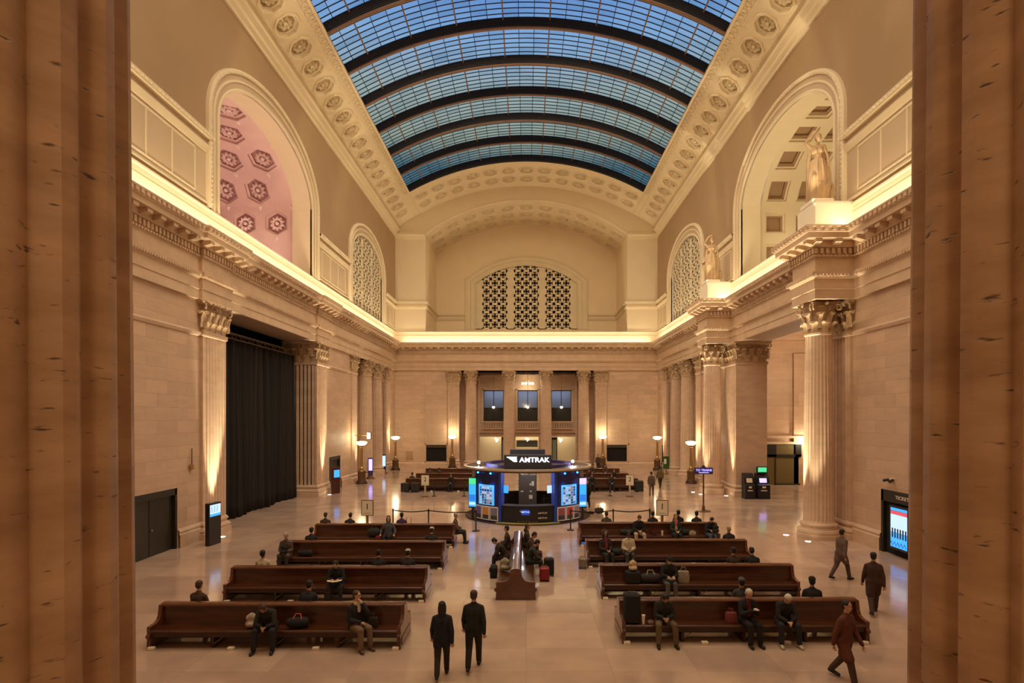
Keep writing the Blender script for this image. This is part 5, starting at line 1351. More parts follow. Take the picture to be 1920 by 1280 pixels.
def person(label, x, y, z, face, pose='sit', lean=0, bow=0, turn=0, top=(.015, .014, .016), legs=(.02, .02, .025), shoes=(.012, .010, .010), skin='light', hair='black',
           long_hair=False, hat=None, scarf=None, inner=None, hood=False, s=1.0, arms='lap', cross=False, detail=1, stride=.28, coat=0.0, group=None, apart=.11):
    """face: direction (radians about Z) where 0 looks toward -Y"""
    r = empty('person', (x, y, z), face, label, 'person', group)
    V = Vector
    vox = {2: .0115, 1: .017, 0: .026}[detail]
    if pose == 'sit':
        hip = V((0, .0, .53)); la = lean
    else: hip = V((0, 0, .92)); la = lean
    up = V((0, -math.sin(la), math.cos(la))); fw = V((0, -math.cos(la), -math.sin(la)))
    waist = hip+up*.18; chest = hip+up*.36; sh = hip+up*.47; nb = hip+up*.53
    hb = la+bow; hup = V((math.sin(turn)*0, -math.sin(hb), math.cos(hb)))
    neck = nb+hup*.05; head = nb+hup*.155
    hf = V((math.sin(turn)*math.cos(hb), -math.cos(turn)*math.cos(hb), -math.sin(hb)))
    hs = hup.cross(hf).normalized()
    shl, shr = sh+V((-.165, 0, 0))-up*.035, sh+V((.165, 0, 0))-up*.035
    # legs
    L = {}
    if pose == 'sit':
        for k, sx_ in (('l', -1), ('r', 1)):
            h = hip+V((sx_*.10, 0, -.03)); kn = V((sx_*apart, -.44, .52)); an = V((sx_*(apart+.015), -.47, .09)); L[k] = (h, kn, an, V((sx_*(apart+.03), -.60, .03)))
        if cross:
            L['r'] = (L['r'][0], V((.06, -.46, .60)), V((-.10, -.72, .30)), V((-.14, -.84, .26)))
    else:
        for k, sx_, ph in (('l', -1, 1), ('r', 1, -1)):
            h = hip+V((sx_*.09, 0, -.04)); f = ph*stride
            kn = V((sx_*.095, -.05-f*.5, .49)); an = V((sx_*.09, -f+(.06 if f < 0 else 0), .085 if f > 0 else .14))
            L[k] = (h, kn, an, an+V((sx_*.015, -.14, -.055 if f > 0 else -.09)))
    # arms
    A = {}
    for k, sx_, s0 in (('l', -1, shl), ('r', 1, shr)):
        if arms == 'lap': e = s0+V((sx_*.06, -.06, -.27)); wv = V((sx_*.07, -.30, .68 if pose == 'sit' else .95)); hd = V((sx_*.02, -.37, .64))
        elif arms == 'knees': e = s0+V((sx_*.05, -.12, -.25)); wv = V((sx_*.06, -.42, .62)); hd = V((-sx_*.01, -.49, .57))
        elif arms == 'read': e = s0+V((sx_*.07, -.10, -.25)); wv = V((sx_*.10, -.34, .74)); hd = V((sx_*.08, -.41, .72))
        elif arms == 'phone': e = s0+V((sx_*.05, -.10, -.25)); wv = V((sx_*.04+.05, -.34, .86)); hd = V((sx_*.015+.06, -.40, .90))
        elif arms == 'face' and sx_ > 0: e = s0+V((.04, -.20, -.18)); wv = head+V((.05, -.16, -.16)); hd = head+V((.03, -.13, -.08))
        elif arms == 'face': e = s0+V((-.05, -.04, -.27)); wv = V((-.04, -.28, .66)); hd = V((.03, -.34, .63))
        elif arms == 'rest' : e = s0+V((sx_*.14, -.02, -.24)); wv = V((sx_*.30, -.20, .60)); hd = V((sx_*.30, -.28, .55))
        else:
            sw = (.16 if sx_ < 0 else -.16); e = s0+V((sx_*.07, sw*.4+.02, -.28)); wv = e+V((sx_*.01, sw*.6-.06, -.25)); hd = wv+V((0, -.02-.0*sw, -.09))
        A[k] = (s0, e, wv, hd)
    b = MB()
    cap(b, hip+V((-.05, 0, 0)), .085, hip+V((.05, 0, 0)), .085); cap(b, hip, .09, waist, .09); cap(b, waist, .09, chest, .10)
    cap(b, chest+V((-.05, 0, 0)), .09, chest+V((.05, 0, 0)), .09); cap(b, shl*.85+sh*.15, .045, shr*.85+sh*.15, .045); cap(b, sh, .06, neck, .054); cap(b, nb, .054, head, .056)
    for k in 'lr':
        h, kn, an, to = L[k]; cap(b, h, .065, kn, .045); cap(b, kn, .045, an, .034); cap(b, an+V((0, .03, -.03)), .04, to, .035)
        s0, e, wv, hd = A[k]; cap(b, s0, .042, e, .036); cap(b, e, .036, wv, .028)
    # head with face
    c = head+hup*.035
    M = Matrix((hs, hf, hup)).transposed()
    def hp(x_, f, u): return c+hs*x_+hf*f+hup*u
    hm = MB(); hm.T = Matrix.Translation(c) @ M.to_4x4(); hm.ellip((0, -.01, .02), (.074, .092, .098), 14, 10); hm.ellip((0, .025, -.05), (.054, .065, .065), 12, 8); b.add(hm.v, hm.f)
    cap(b, hp(0, .082, .012), .010, hp(0, .105, -.022), .014, 6); cap(b, hp(-.03, .078, .035), .012, hp(.03, .078, .035), .012, 6)
    cap(b, hp(-.02, .083, -.052), .009, hp(.02, .083, -.052), .009, 6); cap(b, hp(0, .075, -.09), .018, hp(0, .07, -.09), .018, 6)
    for sx_ in (-1, 1): cap(b, hp(sx_*.075, -.005, .02), .013, hp(sx_*.078, 0, -.015), .010, 6)
    # hands: palm, four bent fingers, thumb from the side
    for k, sx_ in (('l', -1), ('r', 1)):
        s0, e, wv, hd = A[k]; d = (hd-wv); d = d.normalized() if d.length > .01 else V((0, -1, 0))
        side = d.cross(V((0, 0, 1)))
        if side.length < .3: side = V((1, 0, 0)) 
        side.normalize(); nrm = side.cross(d).normalized()
        pc = wv+d*.045; 
        for t in (-.022, 0, .022): cap(b, wv+side*t*.6, .016, wv+d*.085+side*t*1.2, .013, 6)
        for i, t in enumerate((-.032, -.011, .011, .031)):
            ln = (.062, .075, .07, .055)[i] if sx_ > 0 else (.055, .07, .075, .062)[i]
            r0 = wv+d*.085+side*t; r1 = r0+(d*.9-nrm*.3).normalized()*ln*.5; r2 = r1+(d*.55-nrm*.85).normalized()*ln*.5
            cap(b, r0, .0095, r1, .009, 6); cap(b, r1, .009, r2, .008, 6)
        tt = wv+d*.03-side*sx_*.028*(-1); t1 = tt+(d*.6+side*sx_*.7).normalized()*.035; cap(b, tt, .012, t1, .011, 6); cap(b, t1, .011, t1+(d*.9+side*sx_*.2-nrm*.2).normalized()*.03, .009, 6)
    body = remesh(b, 'body', mat('skin_'+skin, SK[skin], .55), vox, r, 2)
    # clothing shells
    t = MB(); e_ = .022
    cap(t, hip+V((-.09, 0, .0)), .130, hip+V((.09, 0, 0)), .130); cap(t, hip+up*.0+V((-.055, 0, 0)), .135, waist+V((-.045, 0, 0)), .125); cap(t, hip+V((.055, 0, 0)), .135, waist+V((.045, 0, 0)), .125)
    cap(t, waist+V((-.05, 0, 0)), .125, chest+V((-.07, 0, 0)), .128); cap(t, waist+V((.05, 0, 0)), .125, chest+V((.07, 0, 0)), .128)
    cap(t, chest+V((-.07, 0, .02)), .12, chest+V((.07, 0, .02)), .12); cap(t, shl, .070, sh+up*.015, .085); cap(t, shr, .070, sh+up*.015, .085); cap(t, sh+up*.01, .08, nb+hup*.015, .066)
    if pose != 'sit':
        cap(t, hip+V((-.08, 0, -.06)), .118, hip+V((.08, 0, -.06)), .118)
    for k in 'lr':
        s0, e, wv, hd = A[k]; cap(t, s0, .074, e, .058); cap(t, e, .058, wv-(hd-wv)*.1, .044)
    if hood: cap(t, nb+V((0, .05, .02)), .085, nb+V((0, .07, .05)), .08)
    if coat > 0:
        for k in 'lr':
            h, kn, an, to = L[k]; m = h.lerp(kn, min(1, coat)); cap(t, h, .125, m, .115)
            if coat > 1: cap(t, m, .11, kn.lerp(an, coat-1), .10)
    remesh(t, 'jacket', cloth(top), vox*1.25, r, 3)
    t = MB(); cap(t, hip+V((-.07, 0, -.01)), .122, hip+V((.07, 0, -.01)), .122)
    for k in 'lr': h, kn, an, to = L[k]; cap(t, h, .108, kn, .080); cap(t, kn, .078, an+V((0, .0, .02)), .064)
    remesh(t, 'trousers', cloth(legs), vox*1.25, r, 3)
    for k in 'lr':
        h, kn, an, to = L[k]; t = MB(); cap(t, an+V((0, .045, -.035)), .045, to+V((0, 0, .012)), .042); cap(t, an, .05, an+V((0, 0, -.03)), .05)
        zmin = min(p[2] for p in t.v)
        if zmin < 0: t.v = [(p[0], p[1], max(p[2], .0)) for p in t.v]
        t.build('shoe', cloth(shoes, .5), r, 60)
    # hair / hat
    t = MB(); t.T = Matrix.Translation(c) @ M.to_4x4()
    t.ellip((0, -.024, .042), (.086, .094, .080), 14, 10); t.ellip((0, -.045, -.01), (.082, .068, .085), 12, 8)
    if long_hair: t.ellip((0, -.06, -.10), (.095, .055, .16), 12, 8); t.ellip((-.07, -.0, -.07), (.03, .06, .12), 8, 6); t.ellip((.07, -.0, -.07), (.03, .06, .12), 8, 6)
    hc = HAIR[hair]
    t.build('hair', mat('hair_'+hair, hc, .6), r, 60)
    if hat:
        t = MB(); t.T = Matrix.Translation(c) @ M.to_4x4(); t.ellip((0, -.012, .062), (.092, .103, .075), 14, 10)
        if hat[1] == 'cap': t.box(-.06, .06, .05, .17, .045, .06)
        t.build('hat', cloth(hat[0]), r, 60)
    if scarf:
        t = MB(); cap(t, nb+V((-.05, -.05, 0)), .055, nb+V((.05, -.05, 0)), .055); cap(t, nb+V((-.06, .05, .02)), .05, nb+V((.06, .05, .02)), .05); cap(t, nb+V((.03, -.08, -.02)), .05, chest+fw*.13, .04)
        remesh(t, 'scarf', cloth(scarf), .015, r, 2)
    if inner:
        t = MB(); cap(t, nb+fw*.05, .06, waist+fw*.11, .065); remesh(t, 'shirt', cloth(inner), .018, r, 2)
    if detail == 2:
        t = MB()
        for sx_ in (-1, 1): t.ellip(tuple(hp(sx_*.03, .081, .018)), (.010, .010, .008), 6, 5)
        t.build('eyes', 'ink', r)
    if s != 1: r.scale = (s, s, s)
    return r
TAU2 = PI
def held(name, label, cat, mbfn, loc, rz=0, m='ink'):
    o = MB(); mbfn(o); q = o.build(name, m); q.location = loc; q.rotation_euler = (0, 0, rz); tag(q, label, cat); return q
BK = (.013, .011, .012)
SEAT = .0
# ---- left block, front row
person('seated man in dark jacket bent forward, head bowed, beside white backpack on front left bench', -6.32, 13.92, 0, .1, lean=.55, bow=.55, arms='knees', skin='mid', hair='brown', detail=2, apart=.2, top=(.02, .018, .016), s=1.0)
person('seated woman in black jacket and cream scarf, hand at her face, front left bench', -4.18, 13.92, 0, .75, arms='face', scarf=(.60, .48, .36), hair='brown', legs=(.20, .13, .075), shoes=(.10, .06, .035), detail=2, turn=.5, bow=.1)
person('head and brown coat of person behind left end of front left bench', -8.58, 14.70, 0, PI-.2, lean=.15, hair='brown', top=(.07, .035, .02), arms='phone')
person('dark head just showing behind the middle of front left bench', -5.71, 14.70, 0, PI, lean=.25, hair='black')
# second row
person('seated man in black reading papers on second left bench', -5.83, 17.42, 0, .15, lean=.3, bow=.5, arms='read', detail=2, coat=.7, skin='light', hair='black', top=(.012, .012, .014), apart=.16)
person('person in white shirt seen from behind over second left bench', -8.48, 18.2, 0, PI, top=(.62, .50, .38), hair='black', skin='mid')
person('dark haired head behind second left bench, right of centre', -4.79, 18.2, 0, PI, lean=.2, hair='black')
person('head in white cap behind right end of second left bench', -3.85, 18.2, 0, PI, lean=.25, hat=((.6, .55, .48), 'knit'))
# third row
person('grey bearded man in brown coat seated at left end of third left bench', -8.95, 21.12, 0, .1, lean=.12, bow=.2, hair='grey', top=(.10, .06, .035), legs=(.03, .025, .02), arms='lap', detail=1, coat=.8)
person('dark haired head behind left part of third left bench', -8.37, 21.9, 0, PI, lean=.2, hair='black')
person('head in white hat behind right end of third left bench', -3.70, 21.9, 0, PI, lean=.3, hat=((.62, .55, .45), 'knit'))
# fourth row
person('seated woman in grey blue top with long dark hair on fourth left bench', -5.99, 24.55, 0, 0, top=(.09, .09, .11), legs=BK, long_hair=True, arms='rest', turn=.2)
person('dark head behind left end of fourth left bench', -9.05, 25.35, 0, PI, lean=.2, top=(.05, .03, .02), hair='brown', detail=0)
person('small dark head behind fourth left bench below sign 1', -7.97, 25.35, 0, PI, lean=.4, detail=0)
person('purple clad person behind fourth left bench, right beside the woman', -5.6, 25.35, 0, PI, top=(.06, .03, .12), detail=0, lean=.1)
person('person in brown coat seated sideways at right end of fourth left bench', -3.22, 25.3, 0, PI/2, top=(.10, .06, .045), hair='grey', detail=0, lean=.1, apart=.1)
# centre bench (long axis along Y)
person('person in dark clothes bending forward on left side of centre bench', -.74, 20.75, 0, -PI/2, lean=.55, bow=.45, arms='knees', hair='black', top=(.03, .018, .014), legs=(.02, .016, .02))
person('dark coated person on left side of centre bench, behind the bending one', -.72, 22.3, 0, -PI/2, lean=.1, top=(.05, .03, .02), detail=0)
person('person in hood at far right side of centre bench', -.02, 22.7, 0, PI/2, lean=.1, top=(.045, .03, .02), hood=True, hair='brown')
person('dark clothed person slumped on right side of centre bench', .08, 21.3, 0, PI/2, lean=.2, bow=.5, top=(.05, .022, .018), legs=(.06, .02, .018), arms='rest')
person('person in green jacket on right side of centre bench, nearest the camera', .08, 20.1, 0, PI/2, lean=.35, bow=.4, top=(.03, .035, .025), legs=(.025, .03, .03), arms='knees')
# ---- right block, front row
person('seated man in dark hoodie and khaki trousers, head bowed, front right bench', 3.44, 14.27, 0, 0, lean=.25, bow=.75, top=(.02, .022, .016), legs=(.15, .10, .055), skin='mid', hair='black', hood=True, detail=2, apart=.2, arms='lap')
person('seated bald man in black coat over red shirt, front right bench', 5.55, 14.27, 0, .1, lean=.1, bow=.45, inner=(.16, .012, .02), top=(.012, .012, .013), legs=BK, hair='white', cross=False, detail=2, arms='phone', turn=.2)
person('white haired person in black with white shoes seated on front right bench', 6.47, 14.27, 0, -.05, lean=.35, bow=.55, hair='white', hat=None, shoes=(.62, .55, .42), top=(.016, .016, .014), detail=2, apart=.2, arms='knees')
person('person in grey and black cap just showing behind the bald man', 5.72, 15.05, 0, PI, lean=-.02, hat=((.10, .10, .11), 'knit'), top=(.05, .05, .055), hair='black')
person('head in dark cap behind right part of front right bench', 7.62, 15.05, 0, PI-.3, lean=.12, hat=((.02, .014, .012), 'cap'), top=BK)
# second row
person('seated person in black hoodie and grey jeans holding a tablet, second right bench', 4.44, 17.72, 0, 0, lean=.15, bow=.55, hood=True, legs=(.10, .11, .10), hat=((.012, .011, .012), 'knit'), detail=2, arms='read')
person('dark head behind right part of second right bench, the left of two', 6.82, 18.5, 0, PI, lean=.2, hair='black', top=(.04, .02, .015))
person('dark head behind right end of second right bench, the right of two', 7.45, 18.5, 0, PI, lean=.3, hair='black', top=BK)
# third row
person('seated woman with long dark hair and crimson top, third right bench', 2.98, 21.37, 0, .25, long_hair=True, top=(.03, .018, .018), inner=(.25, .02, .05), legs=(.02, .03, .03), hair='black', skin='mid')
person('seated person in white top with dark hair, third right bench', 3.85, 21.37, 0, 0, top=(.60, .50, .36), hair='black', skin='dark', legs=(.05, .05, .05), bow=.3)
person('blond head above dark collar at right end behind third right bench', 7.95, 22.15, 0, PI, hair='blond', lean=.1)
# fourth row
person('seated man in black jacket and pale trousers, fourth right bench', 4.93, 24.92, 0, 0, lean=.25, bow=.5, legs=(.50, .40, .30), hair='brown', apart=.17, s=1.05)
person('seated person in dark coat over cream shirt with pink scarf, fourth right bench', 6.58, 24.92, 0, 0, lean=.0, inner=(.55, .36, .20), scarf=(.35, .06, .07), top=(.02, .03, .025), legs=BK, hair='brown', coat=.6)
person('seated man in black jacket and jeans looking down, fourth right bench', 8.05, 24.92, 0, .1, lean=.3, bow=.55, legs=(.09, .11, .16), hair='black', arms='read')
person('person in olive jacket behind left part of fourth right bench', 3.64, 25.7, 0, PI, top=(.07, .06, .03), hair='brown', detail=0, lean=.05)
person('dark head behind fourth right bench beside last belt post', 5.75, 25.7, 0, PI, lean=.1, detail=0)
person('dark head behind the cream shirted person on fourth right bench', 6.9, 25.7, 0, PI, lean=.0, detail=0, s=1.05)
person('dark head behind the jeans wearing man on fourth right bench', 7.75, 25.7, 0, PI, lean=.1, detail=0)
# ---- far benches
for (x, y, f, lab, col) in ((-5.75, 43.2, 0, 'dark seated person with white paper on the first far left bench', BK), (-8.9, 44.0, PI, 'dark head behind left end of first far left bench', (.05, .02, .015)),
                       (-8.2, 48.0, PI, 'person in brown coat behind second far left bench', (.06, .03, .025)), (-7.4, 48.0, PI, 'dark head behind second far left bench', (.04, .02, .015)),
                       (-4.6, 52.6, PI, 'dark head behind farthest left bench near the kiosk', BK),
                       (5.0, 43.2, 0, 'dark seated person on the first far right bench, left', BK), (6.5, 43.2, 0, 'dark seated person on the first far right bench, middle', (.03, .02, .02)), (5.2, 47.2, 0, 'seated person on second far right bench, left', (.05, .02, .02)),
                       (7.3, 47.2, 0, 'seated person on second far right bench, right', BK), (6.0, 51.8, 0, 'seated person on the farthest right bench', (.06, .03, .02)), (7.2, 51.8, 0, 'brown clad seated person on the farthest right bench', (.08, .04, .03))):
    person(lab, x, y, 0, f, top=col, detail=0, lean=.1, bow=.2)
# ---- standing and walking
person('standing person in black beside right side of the kiosk', 3.8, 35.2, 0, -.5, pose='stand', arms='hang', stride=.05, detail=0)
person('walking woman in dark coat seen from behind, left of two in the centre aisle', -1.83, 12.25, 0, PI+.05, pose='walk', arms='hang', long_hair=True, hair='black', s=.93, top=(.012, .011, .02), legs=(.03, .016, .012), detail=2, lean=.06, coat=.35, stride=.2)
person('walking man in dark jacket seen from behind, right of two in the centre aisle', -1.18, 12.65, 0, PI-.03, pose='walk', arms='hang', hair='brown', s=1.0, top=(.018, .017, .014), legs=(.015, .013, .010), detail=2, lean=.05, stride=.22)
person('walking person in grey coat by the near right column', 10.9, 19.6, 0, PI/2+.3, pose='walk', arms='hang', top=(.14, .09, .07), legs=(.10, .06, .045), lean=.1, coat=.6)
person('walking person in dark coat between the front benches and the ticket office', 9.95, 16.2, 0, PI-.4, pose='walk', arms='hang', top=(.06, .025, .018), legs=(.07, .04, .03), lean=.08, coat=.8)
person('walking person in dark red coat at the right end of the front right bench', 6.75, 12.0, 0, .5, pose='walk', arms='hang', top=(.13, .035, .02), legs=(.08, .045, .03), lean=.08, coat=.8, detail=2)
person('far walking person in tan clothes left of the right corner lamp', 8.98, 40.6, 0, PI-.3, pose='walk', arms='hang', top=(.12, .08, .05), legs=(.14, .09, .06), detail=0)
person('far walking person with ochre backpack before the right corner lamp', 10.65, 45.0, 0, PI, pose='walk', arms='hang', top=(.16, .10, .03), legs=(.05, .03, .02), detail=0)
person('far person in dark clothes near the right lamp by the end wall', 7.6, 60.0, 0, 0, pose='walk', arms='hang', top=(.08, .05, .04), detail=0, stride=.1)

# ---- things held or worn
def sheet(o): o.prism([(-.22, 0), (0, .03), (.22, 0), (.20, .15), (0, .18), (-.20, .15)], lambda a, b, q: (a, -b, .05*abs(a)*2+q), 0, .006)
held('newspaper', 'white papers held open by the reading man on second left bench', 'papers', sheet, (-5.78, 17.06, .70), .15, 'white_plaster')
def tab(o): o.cbox(-.13, .13, -.09, .09, 0, .012, .004)
held('tablet', 'grey tablet on the lap of the hooded person on second right bench', 'tablet', tab, (4.44, 17.36, .67), 0, mat('silver', (.5, .48, .46), .3, .6))
def phone(o): o.cbox(-.04, .04, -.075, .075, 0, .01, .003)
held('phone', 'small white phone in the hand of the man in red shirt', 'phone', phone, (5.65, 13.88, .90), .1, 'white_plaster')
# ---- luggage
def backpack(loc, col, label, s=1.0, rz=0, strap=BK):
    r = empty('backpack', loc, rz, label, 'backpack'); b = MB()
    cap(b, (0, 0, .14), .13, (0, 0, .34), .11); cap(b, (-.08, 0, .12), .11, (.08, 0, .12), .11); cap(b, (-.07, 0, .30), .10, (.07, 0, .30), .10); cap(b, (-.06, -.12, .13), .07, (.06, -.12, .13), .07)
    b.v = [(p[0], p[1], max(p[2], 0)) for p in b.v]
    remesh(b, 'bag_body', cloth(col), .02, r, 2)
    b = MB(); 
    for sx_ in (-1, 1): b.tube([(sx_*.07, .10, .40), (sx_*.09, .18, .30), (sx_*.09, .15, .08)], .015, 5)
    b.tube([(-.04, .02, .44), (0, .02, .49), (.04, .02, .44)], .01, 5); b.build('straps', cloth(strap), r); r.scale = (s, s, s); return r
def duffel(loc, L, h, col, label, rz=0, hc=None):
    r = empty('duffel_bag', loc, rz, label, 'bag'); b = MB(); rg = []
    for k in range(9):
        t = -1+k/4; f = (1-abs(t)**4*.35); rg.append([(t*L/2, h*.5*f*math.cos(a)*1.1, h*.5+h*.5*f*math.sin(a)*(1 if math.sin(a) > -.6 else .98)) for a in [2*PI*j/14 for j in range(14)]])
    b.loft(rg, True, True); b.v = [(p[0], p[1], max(p[2], 0.0)) for p in b.v]; b.build('bag_body', cloth(col), r, 50)
    b = MB(); b.tube([(-L*.2, -h*.3, h*.9), (-L*.12, 0, h*1.3), (L*.12, 0, h*1.3), (L*.2, -h*.3, h*.9)], .015, 5); b.build('handle', cloth(hc or col), r); return r
def suitcase(loc, w_, d_, h, col, label, rz=0, handle=True):
    r = empty('suitcase', loc, rz, label, 'suitcase'); b = MB(); b.cbox(-w_/2, w_/2, -d_/2, d_/2, .05, h, .04); b.build('shell', cloth(col, .5), r)
    for sx_ in (-1, 1): b = MB(); b.tube([(sx_*w_*.38, -d_*.3, .03), (sx_*w_*.38, d_*.3, .03)], .03, 8); b.build('wheel', 'black_metal', r)
    b = MB(); b.tube([(-.1, 0, h-.02), (-.1, 0, h+(.38 if handle else .05)), (.1, 0, h+(.38 if handle else .05)), (.1, 0, h-.02)], .012, 6); b.build('handle', 'truss_grey', r); return r
def tote(loc, w_, d_, h, col, label, rz=0):
    r = empty('tote_bag', loc, rz, label, 'bag'); b = MB()
    b.loft([[(x*w_/2*f, y*d_/2*f, z) for x, y in ((-1, -1), (0, -1.15), (1, -1), (1, 1), (0, 1.15), (-1, 1))] for f, z in ((.85, 0), (1, h*.25), (1.02, h*.7), (.9, h))], True, True); b.build('bag_body', cloth(col), r, 30)
    b = MB()
    for s in (-1, 1): b.tube([(-w_*.25, s*d_*.35, h), (-w_*.15, s*d_*.3, h*1.35), (w_*.15, s*d_*.3, h*1.35), (w_*.25, s*d_*.35, h)], .01, 5)
    b.build('handles', cloth(tuple(c*.7 for c in col)), r); return r
def cup(loc, label, h=.14):
    b = MB(); b.lathe([(.03, 0), (.045, h), (.048, h), (.048, h+.012), (.03, h+.02)], 14); q = b.build('paper_cup', 'white_plaster', None, 40); q.location = loc; tag(q, label, 'cup'); return q
ST = .447
backpack((-6.76, 13.92, ST), (.45, .36, .30), 'pale backpack with dark strap on front left bench', .82, .2)
duffel((-5.62, 13.92, ST), .5, .26, BK, 'black bag with pink lining right of the bent man on front left bench', .1, (.5, .12, .08))
tote((-3.78, 13.95, ST), .22, .12, .24, (.03, .025, .02), 'small dark bag with pale handle right of the scarfed woman', 0)
for x, lab in ((-8.0, 'pale carton under the left part of front left bench'), (-5.1, 'crumpled clear bag under the middle of front left bench')):
    b = MB(); b.cbox(-.14, .14, -.1, .1, 0, .2, .03); q = b.build('carton', cloth((.22, .17, .13))); q.location = (x, 14.62, 0); tag(q, lab, 'carton')
backpack((-8.92, 20.78, .60), BK, 'black bag held on the lap of the grey bearded man', .8, 0)
duffel((-8.25, 21.1, ST), .55, .24, BK, 'black duffel bag right of the bearded man on third left bench', 0)
duffel((-6.62, 24.55, ST), .5, .38, (.02, .02, .018), 'dark coat bundle left of the woman on fourth left bench', 0)
tote((-6.35, 24.2, ST), .2, .12, .1, (.25, .015, .03), 'small crimson purse on fourth left bench', 0)
suitcase((-5.5, 26.4, 0), .4, .22, .6, BK, 'black suitcase with raised handle behind fourth left bench')
suitcase((-3.5, 22.6, 0), .5, .4, .42, (.02, .012, .01), 'black case on the floor at right end of third left bench', 0, False)
backpack((-.72, 19.1, ST), (.35, .30, .20), 'cream and brown backpack on left side of centre bench', 1.0, -.2, (.08, .06, .04))
suitcase((-1.15, 19.9, 0), .25, .4, .4, BK, 'black bag on the floor left of centre bench', 0, False)
suitcase((.62, 19.45, 0), .34, .3, .48, (.28, .01, .015), 'bright red shopping bag on the floor right of centre bench', 0, False)
suitcase((.80, 20.1, 0), .36, .3, .62, BK, 'black suitcase behind the red bag', 0, False)
suitcase((2.66, 14.28, ST-.05), .40, .3, .78, (.012, .012, .014), 'tall black suitcase standing on left end of front right bench', 0, False)
cup((2.93, 14.15, ST), 'white paper cup right of the black suitcase on front right bench', .22)
tote((3.12, 14.2, ST), .14, .1, .06, (.35, .22, .17), 'small folded napkin bag beside the white cup', 0)
tote((5.16, 14.25, ST), .26, .14, .26, (.26, .06, .06), 'dusty pink bag left of the man in red shirt', .2)
suitcase((3.33, 17.72, ST-.05), .46, .34, .42, BK, 'black case under the cream bag on second right bench', 0, False)
backpack((3.34, 17.72, .82), (.62, .46, .27), 'cream soft bag on top of the black case on second right bench', .75, .3, (.5, .38, .22))
duffel((3.88, 17.72, ST), .62, .30, (.03, .025, .025), 'dark duffel with pale zip between cream bag and hooded person', 0, (.4, .36, .30))
tote((4.92, 17.72, ST), .34, .16, .36, (.40, .33, .25), 'pale canvas tote right of the hooded person on second right bench', -.1)
for x, y, lab in ((3.4, 21.3, 'black handbag between the two women on third right bench'), (6.9, 24.95, 'dark green coat bundle right of the cream shirted person'), (4.45, 24.95, 'dark coat bundle left end of fourth right bench persons')):
    duffel((x, y, ST), .36 if x < 4 else .6, .26, (.02, .025, .02), lab)
backpack((8.22, 24.55, .62), BK, 'black backpack at right end of fourth right bench', .8)
cup((5.95, 24.75, ST), 'white paper cup on fourth right bench', .2); tote((7.3, 24.9, ST), .3, .15, .16, (.55, .42, .33), 'white plastic bag on fourth right bench', 0)
tote((5.62, 24.85, ST), .2, .12, .2, (.10, .015, .02), 'dark red pouch left of the white cup on fourth right bench', 0)
tote((3.45, 24.9, ST), .3, .15, .22, (.14, .08, .05), 'brown bag on left part of fourth right bench', 0)
suitcase((2.1, 21.1, 0), .3, .3, .4, (.25, .20, .15), 'pale bag on the floor at left end of third right bench', 0, False)
duffel((4.27, 33.2, 0), .5, .34, (.05, .04, .035), 'black bag on the floor right of the kiosk')
duffel((3.75, 33.0, 0), .4, .15, (.04, .03, .03), 'flat dark bag beside the black bag right of the kiosk')
for x, y, lab in ((-9.15, 42.7, 'large black bag on the floor at left end of first far left bench'), (-8.4, 42.7, 'second black bag on the floor before first far left bench'), (8.55, 42.9, 'tall black bag at right end of first far right bench')):
    suitcase((x, y, 0), .62, .4, .85 if x > 0 else .7, (.03, .028, .03), lab, 0, False)

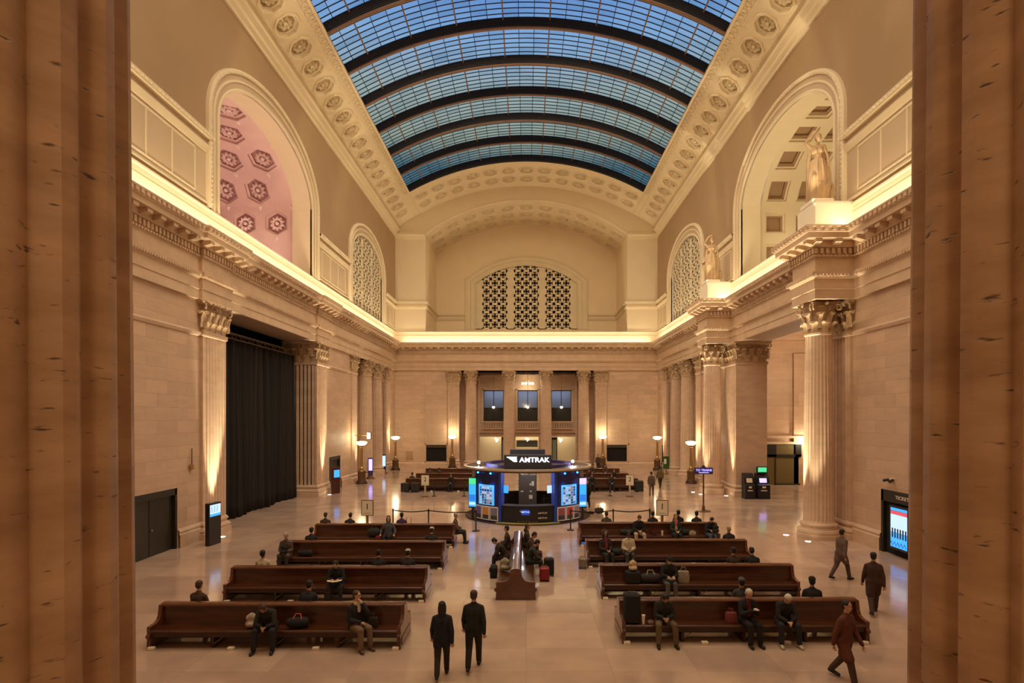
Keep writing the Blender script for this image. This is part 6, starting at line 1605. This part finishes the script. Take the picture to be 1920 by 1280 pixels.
# ---- statues
def statue(loc, rz, label, bird):
    r = empty('statue', loc, rz, label, 'statue'); V = Vector; b = MB(); s = 3.5/1.95
    rg = []
    for k in range(15):                      # pleated gown
        t = k/14; z = 1.12*t; rx = .27-.07*t+(.05*math.sin(t*PI)); ry = .22-.06*t; ring = []
        for j in range(48):
            a = 2*PI*j/48; f = 1+.13*math.cos(8*a+t*1.5)*(1-t*.55)+.05*math.cos(19*a+.6); sway = .06*math.sin(t*2.4)
            ring.append(((rx*f*math.cos(a)+sway*.5), ry*f*math.sin(a)-.04*math.sin(t*PI), z))
        rg.append(ring)
    b.loft(rg, True, True)
    cap(b, (-.07, -.10, .12), .10, (-.09, -.16, .62), .10); cap(b, (.02, -.02, 1.08), .15, (.03, .0, 1.26), .13); cap(b, (-.07, -.02, 1.36), .11, (.10, -.02, 1.36), .11)
    for sx_ in (-1, 1): b.ellip((sx_*.075+.02, -.11, 1.34), (.065, .06, .065), 10, 8)
    cap(b, (-.17, 0, 1.45), .07, (.20, 0, 1.45), .07); cap(b, (.02, 0, 1.47), .06, (.03, -.02, 1.6), .05)
    b.ellip((.04, -.03, 1.70), (.085, .10, .12), 14, 10); cap(b, (.04, -.12, 1.70), .014, (.04, -.14, 1.67), .016, 6); b.ellip((.04, .02, 1.73), (.11, .12, .11), 12, 8); b.ellip((.05, .10, 1.72), (.06, .06, .06), 8, 6)
    cap(b, (-.17, 0, 1.46), .06, (-.34, -.04, 1.60), .05); cap(b, (-.34, -.04, 1.60), .045, (-.12, -.02, 1.86), .035); cap(b, (-.12, -.02, 1.86), .035, (.02, -.02, 1.90), .03)
    for k in range(4): cap(b, (.0, -.04+.02*k, 1.89), .014, (.07, -.05+.02*k, 1.88+.004*k), .011, 6)
    cap(b, (.21, 0, 1.44), .06, (.31, -.02, 1.17), .05); cap(b, (.31, -.02, 1.17), .045, (.33, -.12, .98), .035)
    for k in range(4): cap(b, (.31+.015*k, -.13, .95), .013, (.31+.015*k, -.15, .88), .011, 6)
    # mantle sweeping over the arm, gathered at the foot
    pts = [(-.20, .08, 1.35), (-.24, .10, 1.0), (-.23, .08, .6), (-.22, .06, .05)]; b.tube(pts, [.07, .08, .09, .11], 8)
    b.tube([(.30, .04, 1.05), (.33, .03, .75), (.30, -.04, .42), (.20, -.14, .30), (.0, -.2, .5)], [.05, .09, .12, .10, .05], 8)
    b.tube([(.30, -.04, .40), (.26, -.02, .2), (.22, 0, .03)], [.11, .12, .13], 8)
    b.v = [(p[0], p[1], max(0, p[2])) for p in b.v]
    q = remesh(b, 'figure', mat('statue_stone', (.56, .37, .20), .45, var=.2, vscale=3), .0085, r, 0); q.scale = (s*.80, s*.9, s)
    b = MB()                                 # bird at her side
    cap(b, (0, 0, .16), .10, (0, -.01, .34), .085); b.ellip((0, -.02, .46), (.075, .08, .08), 12, 8); cap(b, (0, -.09, .46), .018, (0, -.13, .44), .006, 6)
    for sx_ in (-1, 1): b.ellip((sx_*.09, .02, .26), (.035, .08, .17), 10, 8); cap(b, (sx_*.04, -.03, .1), .022, (sx_*.04, -.05, .02), .02, 6)
    cap(b, (0, .07, .2), .05, (0, .17, .3 if bird == 'rooster' else .04), .03)
    if bird == 'rooster': b.ellip((0, -.03, .56), (.015, .05, .04), 8, 6)
    else:
        for sx_ in (-1, 1): cap(b, (sx_*.04, -.02, .52), .02, (sx_*.055, -.02, .57), .008, 6)
    b.v = [(p[0], p[1], max(0, p[2])) for p in b.v]
    q = remesh(b, bird, 'statue_stone', .012, r, 1); q.scale = (1.4,)*3; q.location = (.62, .05, 0)
    return r
statue((13.72, 26.7, 15.75), -.35, 'large draped stone figure with raised arm on the near pedestal', 'owl')
statue((13.75, 42.05, 15.75), -.35, 'draped stone figure with raised arm on the far pedestal', 'rooster')

spot('statue_light', (12.65, 25.5, 14.3), (13.75, 26.7, 18.3), 900, 24, 1)
spot('statue_light', (12.65, 40.9, 14.3), (13.75, 42.05, 18.3), 900, 24, 1)
GROUPS = {'bench': 'long wooden waiting benches', 'column': 'fluted stone columns', 'pier': 'square fluted piers', 'pilaster': 'fluted pilasters', 'floor_lamp': 'standing bowl lamps',
          'floor_uplight': 'round floor lights', 'barrier_post': 'belt barrier posts', 'barrier_belt': 'belts between barrier posts', 'sign': 'standing signs', 'totem': 'information totems',
          'ticket_machine': 'ticket machines', 'pedestal': 'statue pedestals', 'statue': 'statues above the columns', 'person': 'people in the hall', 'display_screen': 'upright display screens',
          'balustrade': 'balcony balustrades', 'pendant_lamp': 'lobby pendants', 'paper_cup': 'paper cups', 'tote_bag': 'hand bags', 'duffel_bag': 'soft bags', 'suitcase': 'suitcases and cases',
          'backpack': 'backpacks', 'chandelier': 'ring chandeliers', 'spotlight': 'kiosk spotlights', 'carton': 'packages under the front left bench'}
for o in bpy.data.objects:
    if o.parent is None and 'label' in o and 'group' not in o:
        g = GROUPS.get(o.name.split('.')[0])
        if g: o['group'] = g
